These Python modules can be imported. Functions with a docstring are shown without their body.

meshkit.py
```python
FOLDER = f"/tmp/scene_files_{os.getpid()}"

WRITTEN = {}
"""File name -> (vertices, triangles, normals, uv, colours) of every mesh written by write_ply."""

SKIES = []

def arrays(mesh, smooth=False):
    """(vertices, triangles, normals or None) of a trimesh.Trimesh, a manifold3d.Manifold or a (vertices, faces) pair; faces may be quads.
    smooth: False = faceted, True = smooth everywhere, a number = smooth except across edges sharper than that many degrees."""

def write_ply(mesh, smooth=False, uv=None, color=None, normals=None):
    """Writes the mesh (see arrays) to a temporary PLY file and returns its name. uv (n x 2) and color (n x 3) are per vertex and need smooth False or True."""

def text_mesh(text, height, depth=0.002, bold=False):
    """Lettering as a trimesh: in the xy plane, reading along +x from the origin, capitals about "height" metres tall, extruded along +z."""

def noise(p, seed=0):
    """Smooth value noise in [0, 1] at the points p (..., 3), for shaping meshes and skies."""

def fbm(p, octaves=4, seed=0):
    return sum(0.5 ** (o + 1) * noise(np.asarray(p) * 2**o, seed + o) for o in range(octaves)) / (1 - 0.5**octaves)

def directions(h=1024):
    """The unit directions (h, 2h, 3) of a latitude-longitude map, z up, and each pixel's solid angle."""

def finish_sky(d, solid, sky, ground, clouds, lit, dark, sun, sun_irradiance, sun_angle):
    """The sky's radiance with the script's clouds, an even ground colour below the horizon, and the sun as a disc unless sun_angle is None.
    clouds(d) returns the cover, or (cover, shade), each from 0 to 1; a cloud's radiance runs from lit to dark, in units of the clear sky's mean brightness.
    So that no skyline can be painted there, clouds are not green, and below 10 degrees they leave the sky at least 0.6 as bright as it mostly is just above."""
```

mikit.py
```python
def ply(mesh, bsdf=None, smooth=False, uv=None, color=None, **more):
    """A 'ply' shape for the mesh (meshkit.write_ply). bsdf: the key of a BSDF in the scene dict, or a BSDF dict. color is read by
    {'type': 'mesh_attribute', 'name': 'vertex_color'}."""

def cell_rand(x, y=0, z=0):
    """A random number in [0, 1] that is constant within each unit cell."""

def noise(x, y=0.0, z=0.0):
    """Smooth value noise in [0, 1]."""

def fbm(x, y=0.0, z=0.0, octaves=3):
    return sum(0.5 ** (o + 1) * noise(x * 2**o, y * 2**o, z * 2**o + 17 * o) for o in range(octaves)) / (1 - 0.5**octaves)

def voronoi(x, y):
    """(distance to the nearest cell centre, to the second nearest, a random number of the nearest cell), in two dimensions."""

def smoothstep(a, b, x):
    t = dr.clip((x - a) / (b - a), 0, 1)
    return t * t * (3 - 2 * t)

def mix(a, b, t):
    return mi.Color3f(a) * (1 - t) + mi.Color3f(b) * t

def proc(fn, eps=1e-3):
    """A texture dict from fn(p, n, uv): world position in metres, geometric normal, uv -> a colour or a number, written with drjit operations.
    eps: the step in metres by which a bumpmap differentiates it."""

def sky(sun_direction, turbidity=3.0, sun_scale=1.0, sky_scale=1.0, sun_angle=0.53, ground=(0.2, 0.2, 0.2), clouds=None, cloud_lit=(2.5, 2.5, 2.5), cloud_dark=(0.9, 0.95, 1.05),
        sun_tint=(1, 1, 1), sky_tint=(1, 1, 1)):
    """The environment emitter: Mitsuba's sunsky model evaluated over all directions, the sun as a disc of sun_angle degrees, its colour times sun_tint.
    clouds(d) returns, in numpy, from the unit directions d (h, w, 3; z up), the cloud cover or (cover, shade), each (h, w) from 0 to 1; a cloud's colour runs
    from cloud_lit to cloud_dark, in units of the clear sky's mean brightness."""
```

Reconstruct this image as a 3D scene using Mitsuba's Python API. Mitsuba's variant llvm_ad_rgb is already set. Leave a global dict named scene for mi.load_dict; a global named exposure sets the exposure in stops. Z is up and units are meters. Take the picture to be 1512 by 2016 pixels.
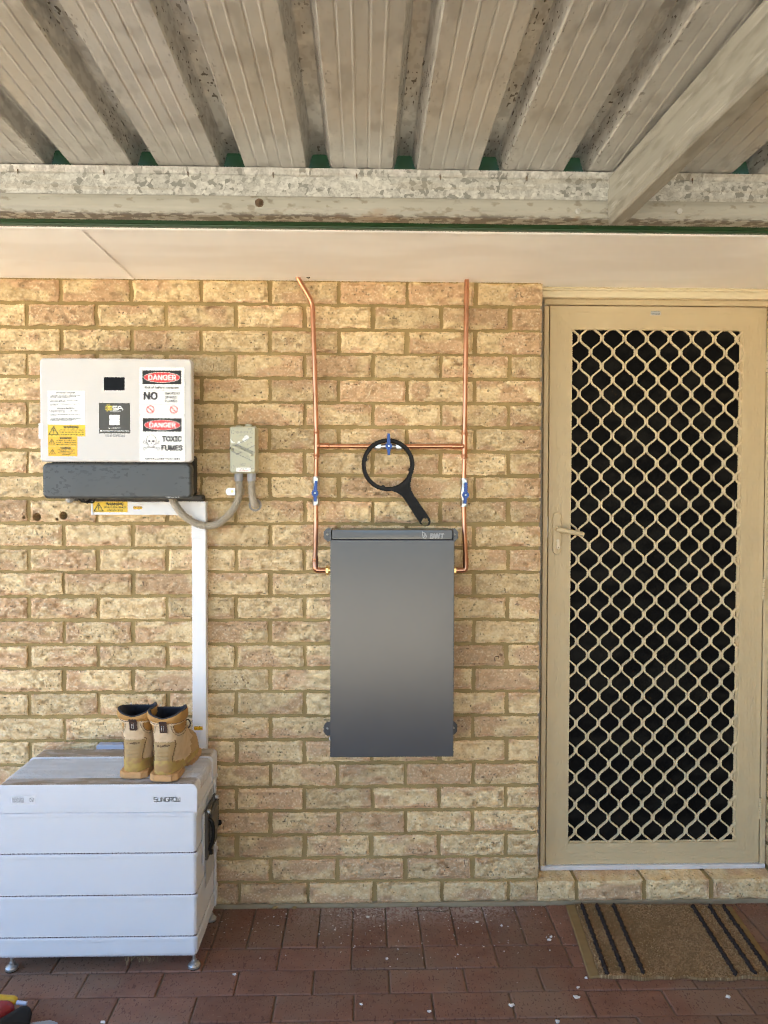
import math, random
import numpy as np, trimesh, mitsuba as mi, drjit as dr, manifold3d as m3
from shapely.geometry import Polygon, LineString, Point, box as sbox
from shapely.ops import unary_union
from shapely import affinity
import mikit, meshkit
from mikit import proc, noise, fbm, voronoi, cell_rand, smoothstep, mix

T = mi.ScalarTransform4f
random.seed(7); rng = np.random.default_rng(7)
scene, labels = {}, {}

# ------------------------------------------------------------------ camera, sky, exposure
EYE = np.array([0.0, -2.7058, 1.4716])
FWD = np.array([0.0261887, 0.9993394, -0.0251973]); UP = np.array([-0.002039, 0.0252593, 0.9996789])
scene['camera'] = {'type': 'perspective', 'fov': 53.063, 'fov_axis': 'x', 'near_clip': 0.02, 'far_clip': 2000.0,
                   'to_world': T().look_at(origin=EYE.tolist(), target=(EYE + FWD).tolist(), up=UP.tolist())}
scene['sky'] = mikit.sky((0.30, -0.13, 1.0), turbidity=3.0, ground=(0.30, 0.27, 0.21), sun_tint=(0.95, 1.0, 1.05))
exposure = 4.36

# ------------------------------------------------------------------ materials
def P(key, color, rough=0.6, metallic=0.0, spec=0.5, bump=None, bump_scale=1.0, eps=1e-3, **kw):
    c = proc(color) if callable(color) else {'type': 'rgb', 'value': list(color)}
    r = proc(rough) if callable(rough) else float(rough)
    b = {'type': 'principled', 'base_color': c, 'roughness': r, 'metallic': float(metallic), 'specular': float(spec), **kw}
    if bump is not None:
        b = {'type': 'bumpmap', 'height': proc(bump, eps), 'scale': float(bump_scale), 'inner': b}
    scene[key] = {'type': 'twosided', 'front': b}

def brick_pits(x, y, z):
    a = smoothstep(.79, .87, noise(x * 210 + 31, y * 150, z * 95)) * smoothstep(.40, .62, noise(x * 24, y * 22, z * 24 + 5))
    b = smoothstep(.90, .94, noise(x * 120 + 3, y * 120, z * 105 + 8)) * smoothstep(.5, .6, noise(x * 17, y * 22, z * 17 + 15))
    return dr.maximum(a * .75, b)

def brick_col(p, n, uv):
    x, y, z = p.x + uv.x * 37, p.y, p.z + uv.y * 53
    base = mix((.715, .548, .305), (.585, .425, .228), smoothstep(.35, .75, fbm(x * 40, y * 40, z * 46, 3)))
    pink = smoothstep(.475, .62, fbm(x * 9, y * 9 + 4, z * 13, 2) + .24 * (uv.x - .5))
    base = mix(base, (.535, .335, .195), pink * .78)
    g = fbm(x * 210, y * 210, z * 165, 2)
    base = mix(base, (.80, .69, .46), smoothstep(.56, .80, g) * .62)
    base = mix(base, (.43, .305, .165), smoothstep(.47, .24, g) * .42)
    base = mix(base, (.36, .25, .14), smoothstep(.68, .86, noise(x * 100, y * 120 + 9, z * 60)) * .32)
    base = mix(base, (.10, .068, .042), brick_pits(x, y, z) * .85)
    return base * (.84 + .30 * uv.y)

def brick_h(p, n, uv):
    x, y, z = p.x + uv.x * 37, p.y, p.z + uv.y * 53
    return fbm(x * 70, y * 70, z * 60, 3) * .0045 + fbm(x * 160, y * 160, z * 120, 2) * .0024 - brick_pits(x, y, z) * .0022
P('m_brick', brick_col, .85, spec=.25, bump=brick_h, eps=1.2e-3)

def mortar_col(p, n, uv):
    return mix((.275, .195, .080), (.365, .268, .122), fbm(p.x * 40, p.y * 40, p.z * 40, 3)) * (.85 + .3 * noise(p.x * 6, p.y * 6, p.z * 6))
P('m_mortar', mortar_col, .9, spec=.2, bump=lambda p, n, uv: fbm(p.x * 90, p.y * 90, p.z * 90, 3) * .003, eps=1.5e-3)

def paver_col(p, n, uv):
    x, y = p.x + uv.x * 31, p.y + uv.y * 17
    base = mix((.152, .070, .047), (.208, .106, .072), fbm(x * 18, y * 30, 1.0, 3))
    base = mix(base, (.185, .118, .082), smoothstep(.35, .75, fbm(p.x * 6, p.y * 6, 3.0, 4)) * .8)
    base = base * (.85 + .3 * uv.x)
    s = smoothstep(.74, .88, noise(x * 270, y * 150, 3)) * .5
    base = mix(base, (.055, .024, .020), s)
    base = mix(base, (.24, .15, .10), smoothstep(.86, .93, noise(x * 230, y * 160, 13)) * .35)
    # mortar dust swept against the wall
    d = smoothstep(-.17, -.015, p.y + .10 * (fbm(p.x * 14, p.y * 14, 7, 3) - .5)) * smoothstep(-.36, .0, p.x) * (1 - smoothstep(.36, .66, p.x))
    d = d * (.25 + .75 * smoothstep(.30, .62, noise(p.x * 210, p.y * 150, 2)))
    base = mix(base, (.42, .37, .34), d * .62)
    f = smoothstep(.90, .96, noise(p.x * 260, p.y * 200, 5)) * smoothstep(-.3, .0, p.y) * .5
    return mix(base, (.5, .47, .43), f)
P('m_paver', paver_col, .72, spec=.3, bump=lambda p, n, uv: fbm(p.x * 120 + uv.x * 9, p.y * 80, 0.0, 3) * .0014, eps=1.5e-3)

P('m_sand', lambda p, n, uv: mix((.12, .085, .06), (.17, .125, .085), noise(p.x * 60, p.y * 60)), .95, spec=.1)
P('m_ground', lambda p, n, uv: mix((.47, .435, .36), (.40, .37, .30), fbm(p.x * .7, p.y * .7, 0., 4)), .95, spec=.1)
P('m_soffit', lambda p, n, uv: mix((.87, .86, .83), (.82, .80, .76), smoothstep(.35, .7, fbm(p.x * 3, p.y * 9, 2., 3))), .55, spec=.3,
  bump=lambda p, n, uv: fbm(p.x * 5, p.y * 16, 0., 3) * .004)
P('m_cream_trim', lambda p, n, uv: mix((.72, .64, .44), (.62, .54, .36), fbm(p.x * 30, p.y * 90, p.z * 120, 2)), .5)

def spangle(p, n, uv):
    wx, wz = 1.1 * fbm(p.x * 70, p.z * 70, 1., 2), 1.1 * fbm(p.x * 70, p.z * 70, 7., 2)
    big = smoothstep(.40, .60, noise(p.x * 11, p.z * 20, 5.))
    a1, a2, ra = voronoi(p.x * 40 + p.z * 18 + wx, (p.z + p.y) * 60 - p.x * 14 + wz)
    b1, b2, rb = voronoi(p.x * 95 - p.z * 40 + wx, (p.z + p.y) * 70 + p.x * 30 + wz)
    r = dr.select(a1 < .42, ra, rb)
    f = mix((.56, .565, .54), (.35, .355, .335), r)
    f = f * (.82 + .36 * noise(p.x * (90 + 240 * r) + r * 90, p.z * 260 + r * 40))
    f = mix((.22, .225, .21), f, smoothstep(.12, .24, r + .12 * big))
    return mix(f, (.30, .265, .20), smoothstep(.55, .75, fbm(p.x * 7, p.z * 90, 4., 3)) * .30)
P('m_spangle', spangle, lambda p, n, uv: .34 + .25 * voronoi(p.x * 34, (p.z + p.y) * 48)[2], metallic=.35)

def oldgalv(p, n, uv):
    b = mix((.40, .395, .35), (.31, .305, .265), fbm(p.x * 6, p.y * 6, p.z * 55, 3))
    b = mix(b, (.22, .20, .16), smoothstep(.60, .76, fbm(p.x * 40, p.y * 40, p.z * 60, 3)) * .8)
    low = smoothstep(2.2255, 2.2155, p.z + .012 * (fbm(p.x * 60, p.y * 60, 1., 3) - .3))
    b = mix(b, (.13, .115, .095), low * smoothstep(.40, .56, fbm(p.x * 55, p.y * 85, p.z * 160, 2)) * .85)
    return mix(b, (.28, .17, .09), smoothstep(.70, .82, fbm(p.x * 14, p.y * 14, p.z * 14 + 3, 3)) * .4)
P('m_oldgalv', oldgalv, .46, metallic=.2)
def rafter_col(p, n, uv):
    b = mix((.33, .325, .285), (.22, .215, .185), fbm(p.x * 60, p.y * 2.5, p.z * 60, 3))
    b = mix(b, (.15, .142, .115), smoothstep(.46, .72, fbm(p.x * 40, p.y * 14, p.z * 40 + 4, 3)) * .5)
    return mix(b, (.50, .49, .45), smoothstep(.62, .80, fbm(p.x * 110, p.y * 12, p.z * 110, 2)) * .3)
P('m_rafter', rafter_col, .48, metallic=.2)

def sheet_col(p, n, uv):
    b = mix((.54, .54, .52), (.43, .43, .41), fbm(p.x * 9, p.y * 5, p.z * 9, 3))
    b = mix(b, (.29, .28, .255), smoothstep(.5, .75, fbm(p.x * 30, p.y * 14, p.z * 40, 3)) * .45)
    u = (p.x + .8098) / .2295 - dr.floor((p.x + .8098) / .2295)        # where across one rib-to-rib bay
    edge = dr.maximum(smoothstep(.24, .10, u), smoothstep(.76, .90, u))
    wh = smoothstep(.56, .74, fbm(p.x * 30, p.y * 20, p.z * 30 + 8, 3))
    b = mix(b, (.66, .65, .61), wh * (.15 + .5 * edge))
    b = mix(b, (.17, .145, .115), smoothstep(.48, .62, fbm(p.x * 90, p.y * 45, p.z * 90, 2)) * edge * .22)
    sp = smoothstep(.74, .82, noise(p.x * 210, p.y * 90, p.z * 210)) * (.06 + .94 * edge * smoothstep(.32, .55, fbm(p.x * 9, p.y * 5, 2., 2)))
    return mix(b, (.075, .06, .045), sp * .9)
P('m_sheet', sheet_col, .36, metallic=.55, bump=lambda p, n, uv: fbm(p.x * 40, p.y * 30, p.z * 40, 3) * .0007, eps=2e-3)
P('m_green', lambda p, n, uv: mix((.013, .060, .020), (.009, .042, .014), fbm(p.x * 8, p.y * 30, p.z * 30, 3)), .4)
P('m_rust', lambda p, n, uv: mix((.15, .10, .06), (.085, .06, .042), noise(p.x * 300, p.y * 300, p.z * 300)), .8, metallic=.2)
P('m_zinc', (.55, .55, .53), .35, metallic=.8)
P('m_white_plastic', lambda p, n, uv: mix((.60, .585, .555), (.625, .61, .58), noise(p.x * 700, p.y * 700, p.z * 700)), .5, spec=.4)

def lower_col(p, n, uv):
    b = mix((.052, .057, .057), (.062, .067, .066), fbm(p.x * 12, 0., p.z * 12, 2))
    m = smoothstep(.60, .66, fbm(p.x * 75, 0., p.z * 110, 3)) * smoothstep(.42, .60, fbm(p.x * 9, 4., p.z * 12, 2))
    return mix(b, (.030, .032, .032), m * .85)
P('m_lower_cover', lower_col, .42)
P('m_dark_housing', (.045, .042, .037), .5)
P('m_switch_cover', (.065, .06, .05), .4)
P('m_black_gloss', (.004, .004, .004), .35, spec=.12)
P('m_black', (.0045, .0044, .0042), .55, spec=.3, bump=lambda p, n, uv: noise(p.x * 900, p.y * 900, p.z * 900) * .0003, eps=6e-4)
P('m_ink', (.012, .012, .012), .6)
P('m_grey_ink', (.22, .22, .22), .6)
P('m_faint_ink', (.075, .075, .07), .6)
P('m_sign_white', (.82, .82, .79), .35)
P('m_sign_red', (.62, .035, .03), .35)
P('m_label_yellow', (.78, .52, .025), .4)
P('m_label_amber', (.78, .455, .016), .4)
P('m_sticker_dark', (.055, .05, .035), .4)
P('m_print_yellow', (.85, .68, .06), .5)
P('m_print_orange', (.75, .50, .38), .5)
P('m_duct', (.76, .76, .75), .4)
P('m_isolator', lambda p, n, uv: mix((.50, .485, .345), (.46, .45, .325), noise(p.x * 400, p.y * 400, p.z * 400)), .38)
P('m_isolator_scuff', (.80, .82, .80), .4)
P('m_conduit', (.40, .355, .275), .5)
P('m_gland', (.36, .36, .36), .45)
P('m_sealant', (.30, .28, .25), .7)
P('m_chrome', (.62, .61, .585), .16, metallic=1.0)
P('m_nickel', (.52, .51, .48), .26, metallic=1.0)

def copper_col(p, n, uv):
    b = mix((.68, .335, .20), (.56, .265, .15), fbm(p.x * 30, p.y * 30, p.z * 18, 3))
    b = mix(b, (.42, .20, .11), smoothstep(.52, .72, fbm(p.x * 80, p.y * 80, p.z * 26, 3)) * .55)
    return mix(b, (.38, .19, .12), smoothstep(1.36, 1.24, p.z + .06 * fbm(p.x * 60, p.y * 60, p.z * 30, 3)) * .6)
P('m_copper', copper_col, .24, metallic=.95)
P('m_brass', (.72, .52, .22), .25, metallic=.95)
P('m_blue', (.016, .065, .30), .3)
P('m_cabinet', lambda p, n, uv: mix((.062, .067, .074), (.068, .073, .080), noise(p.x * 900, p.y * 900, p.z * 900)), .22, metallic=.18, spec=.7,
  bump=lambda p, n, uv: noise(p.x * 700, p.y * 700, p.z * 700) * .00010, eps=7e-4)
P('m_cabinet_logo', (.30, .31, .315), .5)
P('m_beige', lambda p, n, uv: mix((.555, .445, .265), (.54, .43, .255), fbm(p.x * 5, p.y * 5, p.z * 5, 2)), .42, spec=.4)
P('m_beige_strand', (.64, .525, .325), .42)
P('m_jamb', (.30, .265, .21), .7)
P('m_screen', lambda p, n, uv: mix((.004, .004, .004), (.011, .0105, .009), smoothstep(.40, .72, fbm(p.x * 9, 0., p.z * 18, 5))), .6, spec=.06)
P('m_alu', (.74, .76, .80), .35, metallic=.3)
P('m_battery', lambda p, n, uv: mix((.60, .61, .63), (.575, .585, .605), noise(p.x * 900, p.y * 900, p.z * 900)), .45, spec=.4)

def dusty(p, n, uv):
    top = smoothstep(.75, .98, dr.abs(n.z))
    d = smoothstep(.22, .60, fbm(p.x * 12, p.y * 40, 1., 4))
    b = mix((.62, .62, .62), (.27, .22, .165), top * (.62 + .38 * d))
    return mix(b, (.50, .44, .36), top * smoothstep(.62, .74, fbm(p.x * 30, p.y * 60, 5., 3)) * .5)
P('m_battery_top', dusty, .7, spec=.3)
P('m_vent', lambda p, n, uv: mix((.56, .535, .50), (.44, .41, .37), fbm(p.x * 14, p.y * 60, 2., 3)), .6)
P('m_bracket', (.36, .40, .50), .5)
P('m_battery_seam', (.10, .07, .07), .8)

def leather(a, b, sc=.0010):
    return dict(color=lambda p, n, uv: mix(a, b, fbm(p.x * 55, p.y * 55, p.z * 55, 3)), rough=.62, spec=.35,
                bump=lambda p, n, uv: fbm(p.x * 220, p.y * 220, p.z * 220, 3) * sc, eps=8e-4)
P('m_boot_upper', **leather((.60, .455, .285), (.46, .325, .19)))
P('m_boot_vamp', **leather((.46, .30, .14), (.34, .215, .095)))
P('m_boot_collar', **leather((.40, .21, .062), (.35, .18, .05), .0005))
P('m_boot_heel', **leather((.35, .235, .105), (.31, .205, .09), .0005))
P('m_boot_rand', color=lambda p, n, uv: mix((.38, .265, .075), (.32, .19, .075), smoothstep(.4, .7, fbm(p.x * 45, p.y * 45, p.z * 45 + 2, 3))), rough=.6)
P('m_boot_lining', (.022, .024, .032), .7)
P('m_boot_tab', (.045, .025, .018), .7)
P('m_boot_sole', color=lambda p, n, uv: mix((.55, .31, .13), (.40, .22, .09), fbm(p.x * 40, p.y * 40, p.z * 60, 3)), rough=.55)
P('m_boot_stitch', (.10, .062, .03), .8)

def jute(p, n, uv):
    a = noise(p.x * 260 + p.y * 60, p.y * 330, 1.)
    b = mix((.160, .096, .047), (.28, .187, .10), smoothstep(.25, .75, a))
    b = mix(b, (.145, .09, .038), smoothstep(.40, .70, fbm(p.x * 13, p.y * 13, 3., 3)) * .55)
    return mix(b, (.55, .44, .28), smoothstep(.80, .9, noise(p.x * 300, p.y * 420, 9.)) * .5)
P('m_jute', jute, .9, spec=.1)
P('m_selvedge', lambda p, n, uv: mix((.20, .135, .06), (.25, .17, .08), fbm(p.x * 30, p.y * 60, 0., 3)), .9, spec=.1)
P('m_black_yarn', lambda p, n, uv: mix((.018, .014, .014), (.05, .04, .036), noise(p.x * 300, p.y * 300, p.z * 300)), .95, spec=.1)
P('m_crumb', (.62, .59, .55), .9)
P('m_straw', (.36, .27, .14), .8)
P('m_red_plastic', (.22, .012, .014), .4)
P('m_yellow_plastic', (.50, .30, .018), .45)
P('m_tool_steel', lambda p, n, uv: mix((.30, .30, .30), (.22, .22, .22), fbm(p.x * 30, p.y * 90, 0., 2)), .45, metallic=.4)
P('m_fence', (.20, .22, .19), .6)
P('m_tile', (.20, .09, .06), .8)

# ------------------------------------------------------------------ helpers
def free(key):
    if key not in scene and key not in labels: return key
    i = 1
    while f'{key}_{i:03d}' in scene or f'{key}_{i:03d}' in labels: i += 1
    return f'{key}_{i:03d}'

def thing(name, label, category, group=None):
    k = free(name); labels[k] = {'label': label, 'category': category}
    if group: labels[k]['group'] = group
    return k

def put(key, mesh, mat, smooth=30, label=None, kind=None, uv=None, **kw):
    if isinstance(mesh, list): mesh = cat(mesh)
    k = free(key)
    if uv is not None:
        v, f, nn = meshkit.arrays(mesh, False)
        scene[k] = mikit.ply((v, f), mat, smooth=False, uv=np.tile(np.asarray(uv, float), (len(v), 1)), **kw)
    else:
        scene[k] = mikit.ply(mesh, mat, smooth=smooth, **kw)
    if label or kind:
        labels[k] = {**labels.get(k, {}), **({'label': label} if label else {}), **({'kind': kind} if kind else {})}
    return k

def part(t, name, mesh, mat, smooth=30, **kw): return put(t + '__' + name, mesh, mat, smooth, **kw)

def tm(m):
    if hasattr(m, 'to_mesh'):
        q = m.to_mesh(); return trimesh.Trimesh(q.vert_properties[:, :3], q.tri_verts, process=False)
    return m
def cat(ms): return trimesh.util.concatenate([tm(m) for m in ms])

FRONT = np.array([[1, 0, 0, 0], [0, 0, -1, 0], [0, 1, 0, 0], [0, 0, 0, 1.0]])    # local (x, height, out of the wall) -> world
def front(mesh):
    m = tm(mesh).copy(); m.apply_transform(FRONT); return m

def box(x0, x1, y0, y1, z0, z1):
    return trimesh.creation.box(bounds=[[x0, y0, z0], [x1, y1, z1]])

def cbox(x0, x1, y0, y1, z0, z1, c=.002):
    """box with chamfered edges (hull of three boxes)"""
    a = [box(x0 + c, x1 - c, y0 + c, y1 - c, z0, z1), box(x0, x1, y0 + c, y1 - c, z0 + c, z1 - c), box(x0 + c, x1 - c, y0, y1, z0 + c, z1 - c)]
    return trimesh.convex.convex_hull(np.vstack([q.vertices for q in a]))

def ring(w, h, r, n=6):
    r = max(min(r, w / 2 - 1e-5, h / 2 - 1e-5), 1e-5); out = []
    for cx, cy, a0 in ((w/2 - r, h/2 - r, 0), (-w/2 + r, h/2 - r, 90), (-w/2 + r, -h/2 + r, 180), (w/2 - r, -h/2 + r, 270)):
        for a in np.radians(np.linspace(a0, a0 + 90, n)): out.append((cx + r * math.cos(a), cy + r * math.sin(a)))
    return np.array(out)

def loft(rings, caps=True, closed=True):
    rings = [np.asarray(r, float) for r in rings]; n = len(rings[0]); v = np.vstack(rings); f = []
    for i in range(len(rings) - 1):
        for j in range(n if closed else n - 1):
            a, b = i * n + j, i * n + (j + 1) % n
            f += [[a, b, b + n], [a, b + n, a + n]]
    if caps:
        for i, flip in ((0, True), (len(rings) - 1, False)):
            c = len(v); v = np.vstack([v, rings[i].mean(0)])
            for j in range(n):
                a, b = i * n + j, i * n + (j + 1) % n
                f.append([c, b, a] if flip else [c, a, b])
    return trimesh.Trimesh(v, f, process=False)

def stack(x0, x1, y0, y1, r, prof, n=6):
    """rounded-rectangle solid; prof = [(inset, z), ...] in local front axes"""
    cx, cy, w, h = (x0 + x1) / 2, (y0 + y1) / 2, x1 - x0, y1 - y0; R = []
    for ins, z in prof:
        q = ring(w - 2 * ins, h - 2 * ins, r - ins, n)
        R.append(np.column_stack([q[:, 0] + cx, q[:, 1] + cy, np.full(len(q), z)]))
    return loft(R)

def rounded(x0, x1, y0, y1, r, z0, z1, b=.003, n=6):
    return stack(x0, x1, y0, y1, r, [(0, z0), (0, z1 - b), (b * .3, z1 - b * .3), (b, z1)], n)

def prism(poly, z0, z1):
    ms = []
    for g in getattr(poly, 'geoms', [poly]):
        if g.geom_type == 'Polygon' and g.area > 1e-10:
            m = trimesh.creation.extrude_polygon(g, z1 - z0, engine='earcut'); m.apply_translation([0, 0, z0]); ms.append(m)
    return cat(ms)

def tube(path, r, n=14, caps=True):
    p = np.asarray(path, float); r = np.broadcast_to(np.asarray(r, float), (len(p),))
    t = np.gradient(p, axis=0); t /= np.linalg.norm(t, axis=1, keepdims=True) + 1e-12
    a = np.cross(t[0], [0, 0, 1.0] if abs(t[0][2]) < .9 else [1.0, 0, 0]); a /= np.linalg.norm(a); R = []
    for i in range(len(p)):
        a = a - t[i] * a.dot(t[i]); a /= np.linalg.norm(a); b = np.cross(t[i], a)
        th = np.linspace(0, 2 * np.pi, n, endpoint=False)
        R.append(p[i] + r[i] * (np.cos(th)[:, None] * a + np.sin(th)[:, None] * b))
    return loft(R, caps)

def smoothpath(pts, step=.004, rounds=3):
    p = np.asarray(pts, float)
    for _ in range(rounds):
        q = [p[0]]
        for a, b in zip(p[:-1], p[1:]): q += [a * .75 + b * .25, a * .25 + b * .75]
        q.append(p[-1]); p = np.array(q)
    s = np.r_[0, np.cumsum(np.linalg.norm(np.diff(p, axis=0), axis=1))]
    u = np.linspace(0, s[-1], max(2, int(s[-1] / step) + 1))
    return np.column_stack([np.interp(u, s, p[:, k]) for k in range(3)])

def cyl(a, b, r, n=20, c=0.0):
    a, b = np.asarray(a, float), np.asarray(b, float); d = (b - a) / np.linalg.norm(b - a)
    if not c: return tube([a, b], r, n)
    return tube([a, a + d * c * .01, a + d * c, b - d * c, b - d * c * .01, b], [r - c, r - c * .99, r, r, r - c * .99, r - c], n)

def hexprism(a, b, r): return tube([a, b], r, 6)
def ball(c, r, n=2):
    m = trimesh.creation.icosphere(subdivisions=n, radius=r); m.apply_translation(c); return m

def text(s, x0, x1, y, h, z, bold=False, align='c', depth=.0004, squeeze=True, fat=0.0):
    """lettering in front axes: capitals h tall, baseline at y, fitted between x0 and x1, standing on the plane z"""
    m = meshkit.text_mesh(s, h, depth, bold)
    lo, hi = m.bounds[0], m.bounds[1]; w = hi[0] - lo[0]; k = min(1.0, (x1 - x0) / w) if squeeze else 1.0
    m.apply_translation([-lo[0], 0, 0]); m.apply_scale([k, 1, 1]); w *= k
    ox = {'c': (x0 + x1) / 2 - w / 2, 'l': x0, 'r': x1 - w}[align]
    m.apply_translation([ox, y, z - .0001])
    if fat: m = cat([m.copy().apply_translation([dx, dy, 0]) for dx, dy in ((-fat, 0), (fat, 0), (0, fat * .6), (0, -fat * .6))])
    return m

def strokes(lines, x0, x1, y0, y1, sw, z, depth=.0004):
    """block letters drawn as polylines on a unit grid"""
    polys = [affinity.affine_transform(LineString(l), [x1 - x0, 0, 0, y1 - y0, x0, y0]).buffer(sw / 2, cap_style=2, join_style=1) for l in lines]
    return prism(unary_union(polys), z - .0001, z + depth)

GROW = {'S': [[(1, 1), (0, 1), (0, .5), (1, .5), (1, 0), (0, 0)]], 'U': [[(0, 1), (0, 0), (1, 0), (1, 1)]], 'N': [[(0, 0), (0, 1), (1, 0), (1, 1)]],
        'G': [[(1, 1), (0, 1), (0, 0), (1, 0), (1, .5), (.5, .5)]], 'R': [[(0, 0), (0, 1), (1, 1), (1, .45), (0, .45)], [(.5, .45), (1, 0)]],
        'O': [[(0, 0), (1, 0), (1, 1), (0, 1), (0, 0)]], 'W': [[(0, 1), (0, 0), (1, 0), (1, 1)], [(.5, 0), (.5, .7)]]}
def block_word(word, x0, x1, y0, y1, sw, z):
    n = len(word); w = (x1 - x0) / n; out = []
    for i, ch in enumerate(word):
        for l in GROW[ch]: out.append([((i * w + w * .1 + q[0] * w * .76) / (x1 - x0), q[1]) for q in l])
    return strokes(out, x0, x1, y0, y1, sw, z)

# ------------------------------------------------------------------ setting: ground, paving
put('ground', box(-400, 400, -400, 400, -.45, -.032), 'm_ground', False); labels['ground'] = {'kind': 'structure', 'label': 'sunlit sandy ground out beyond the patio'}
PAVE = 'patio_paving'
labels[PAVE] = {'kind': 'structure', 'label': 'red clay pavers in running bond with a header row along the wall'}
put(PAVE + '__bedding', box(-4.2, 4.8, -3.05, .3, -.040, -.005), 'm_sand', False)

def paver(x0, x1, y0, y1):
    c = .0035; g = .0016; z = rng.normal(0, .0008); tx, ty = rng.normal(0, .0012, 2)
    x0, x1, y0, y1 = x0 + g + abs(rng.normal(0, .0005)), x1 - g - abs(rng.normal(0, .0005)), y0 + g, y1 - g - abs(rng.normal(0, .0006))
    R = []
    for ins, zz in ((0, -.03), (0, -c), (c * .35, -c * .3), (c * 1.2, 0)):
        q = np.array([[x0 + ins, y0 + ins], [x1 - ins, y0 + ins], [x1 - ins, y1 - ins], [x0 + ins, y1 - ins]])
        R.append(np.column_stack([q, zz + z + (q[:, 0] - (x0 + x1) / 2) * tx * 4 + (q[:, 1] - (y0 + y1) / 2) * ty * 4]))
    return loft(R)
rows = [(-.2505, -.0095, -.035, .1141), (-.366, -.2505, -.036, .2297), (-.4815, -.366, -.149, .229), (-.597, -.4815, -.026, .2277), (-.7125, -.597, .088, .2268), (-.828, -.7125, -.03, .2285), (-.9435, -.828, .085, .2285)]
for y0, y1, ph, pit in rows:
    for k in range(int(-1.75 / pit), int(1.95 / pit)):
        put(PAVE + '__paver', paver(ph + k * pit, ph + (k + 1) * pit, y0, y1), 'm_paver', 20, uv=rng.random(2))
far = []
for r in range(18):
    y1 = -.9435 - r * .1155
    for k in range(-18, 21): far.append(paver(.03 * (r % 3) + (.115 if r % 2 else 0) + k * .2285, .03 * (r % 3) + (.115 if r % 2 else 0) + (k + 1) * .2285, y1 - .1155, y1))
put(PAVE + '__far_paver', far, 'm_paver', 20, kind='stuff', label='further clay pavers of the patio floor', uv=(.5, .5))

# ------------------------------------------------------------------ brick wall
XE, Z0, CH, BP = .6258, 2.2112, .085, .24
WALL = thing('brick_wall', 'cream and tan rough-faced brick wall with raked ochre mortar joints', 'wall')

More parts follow.
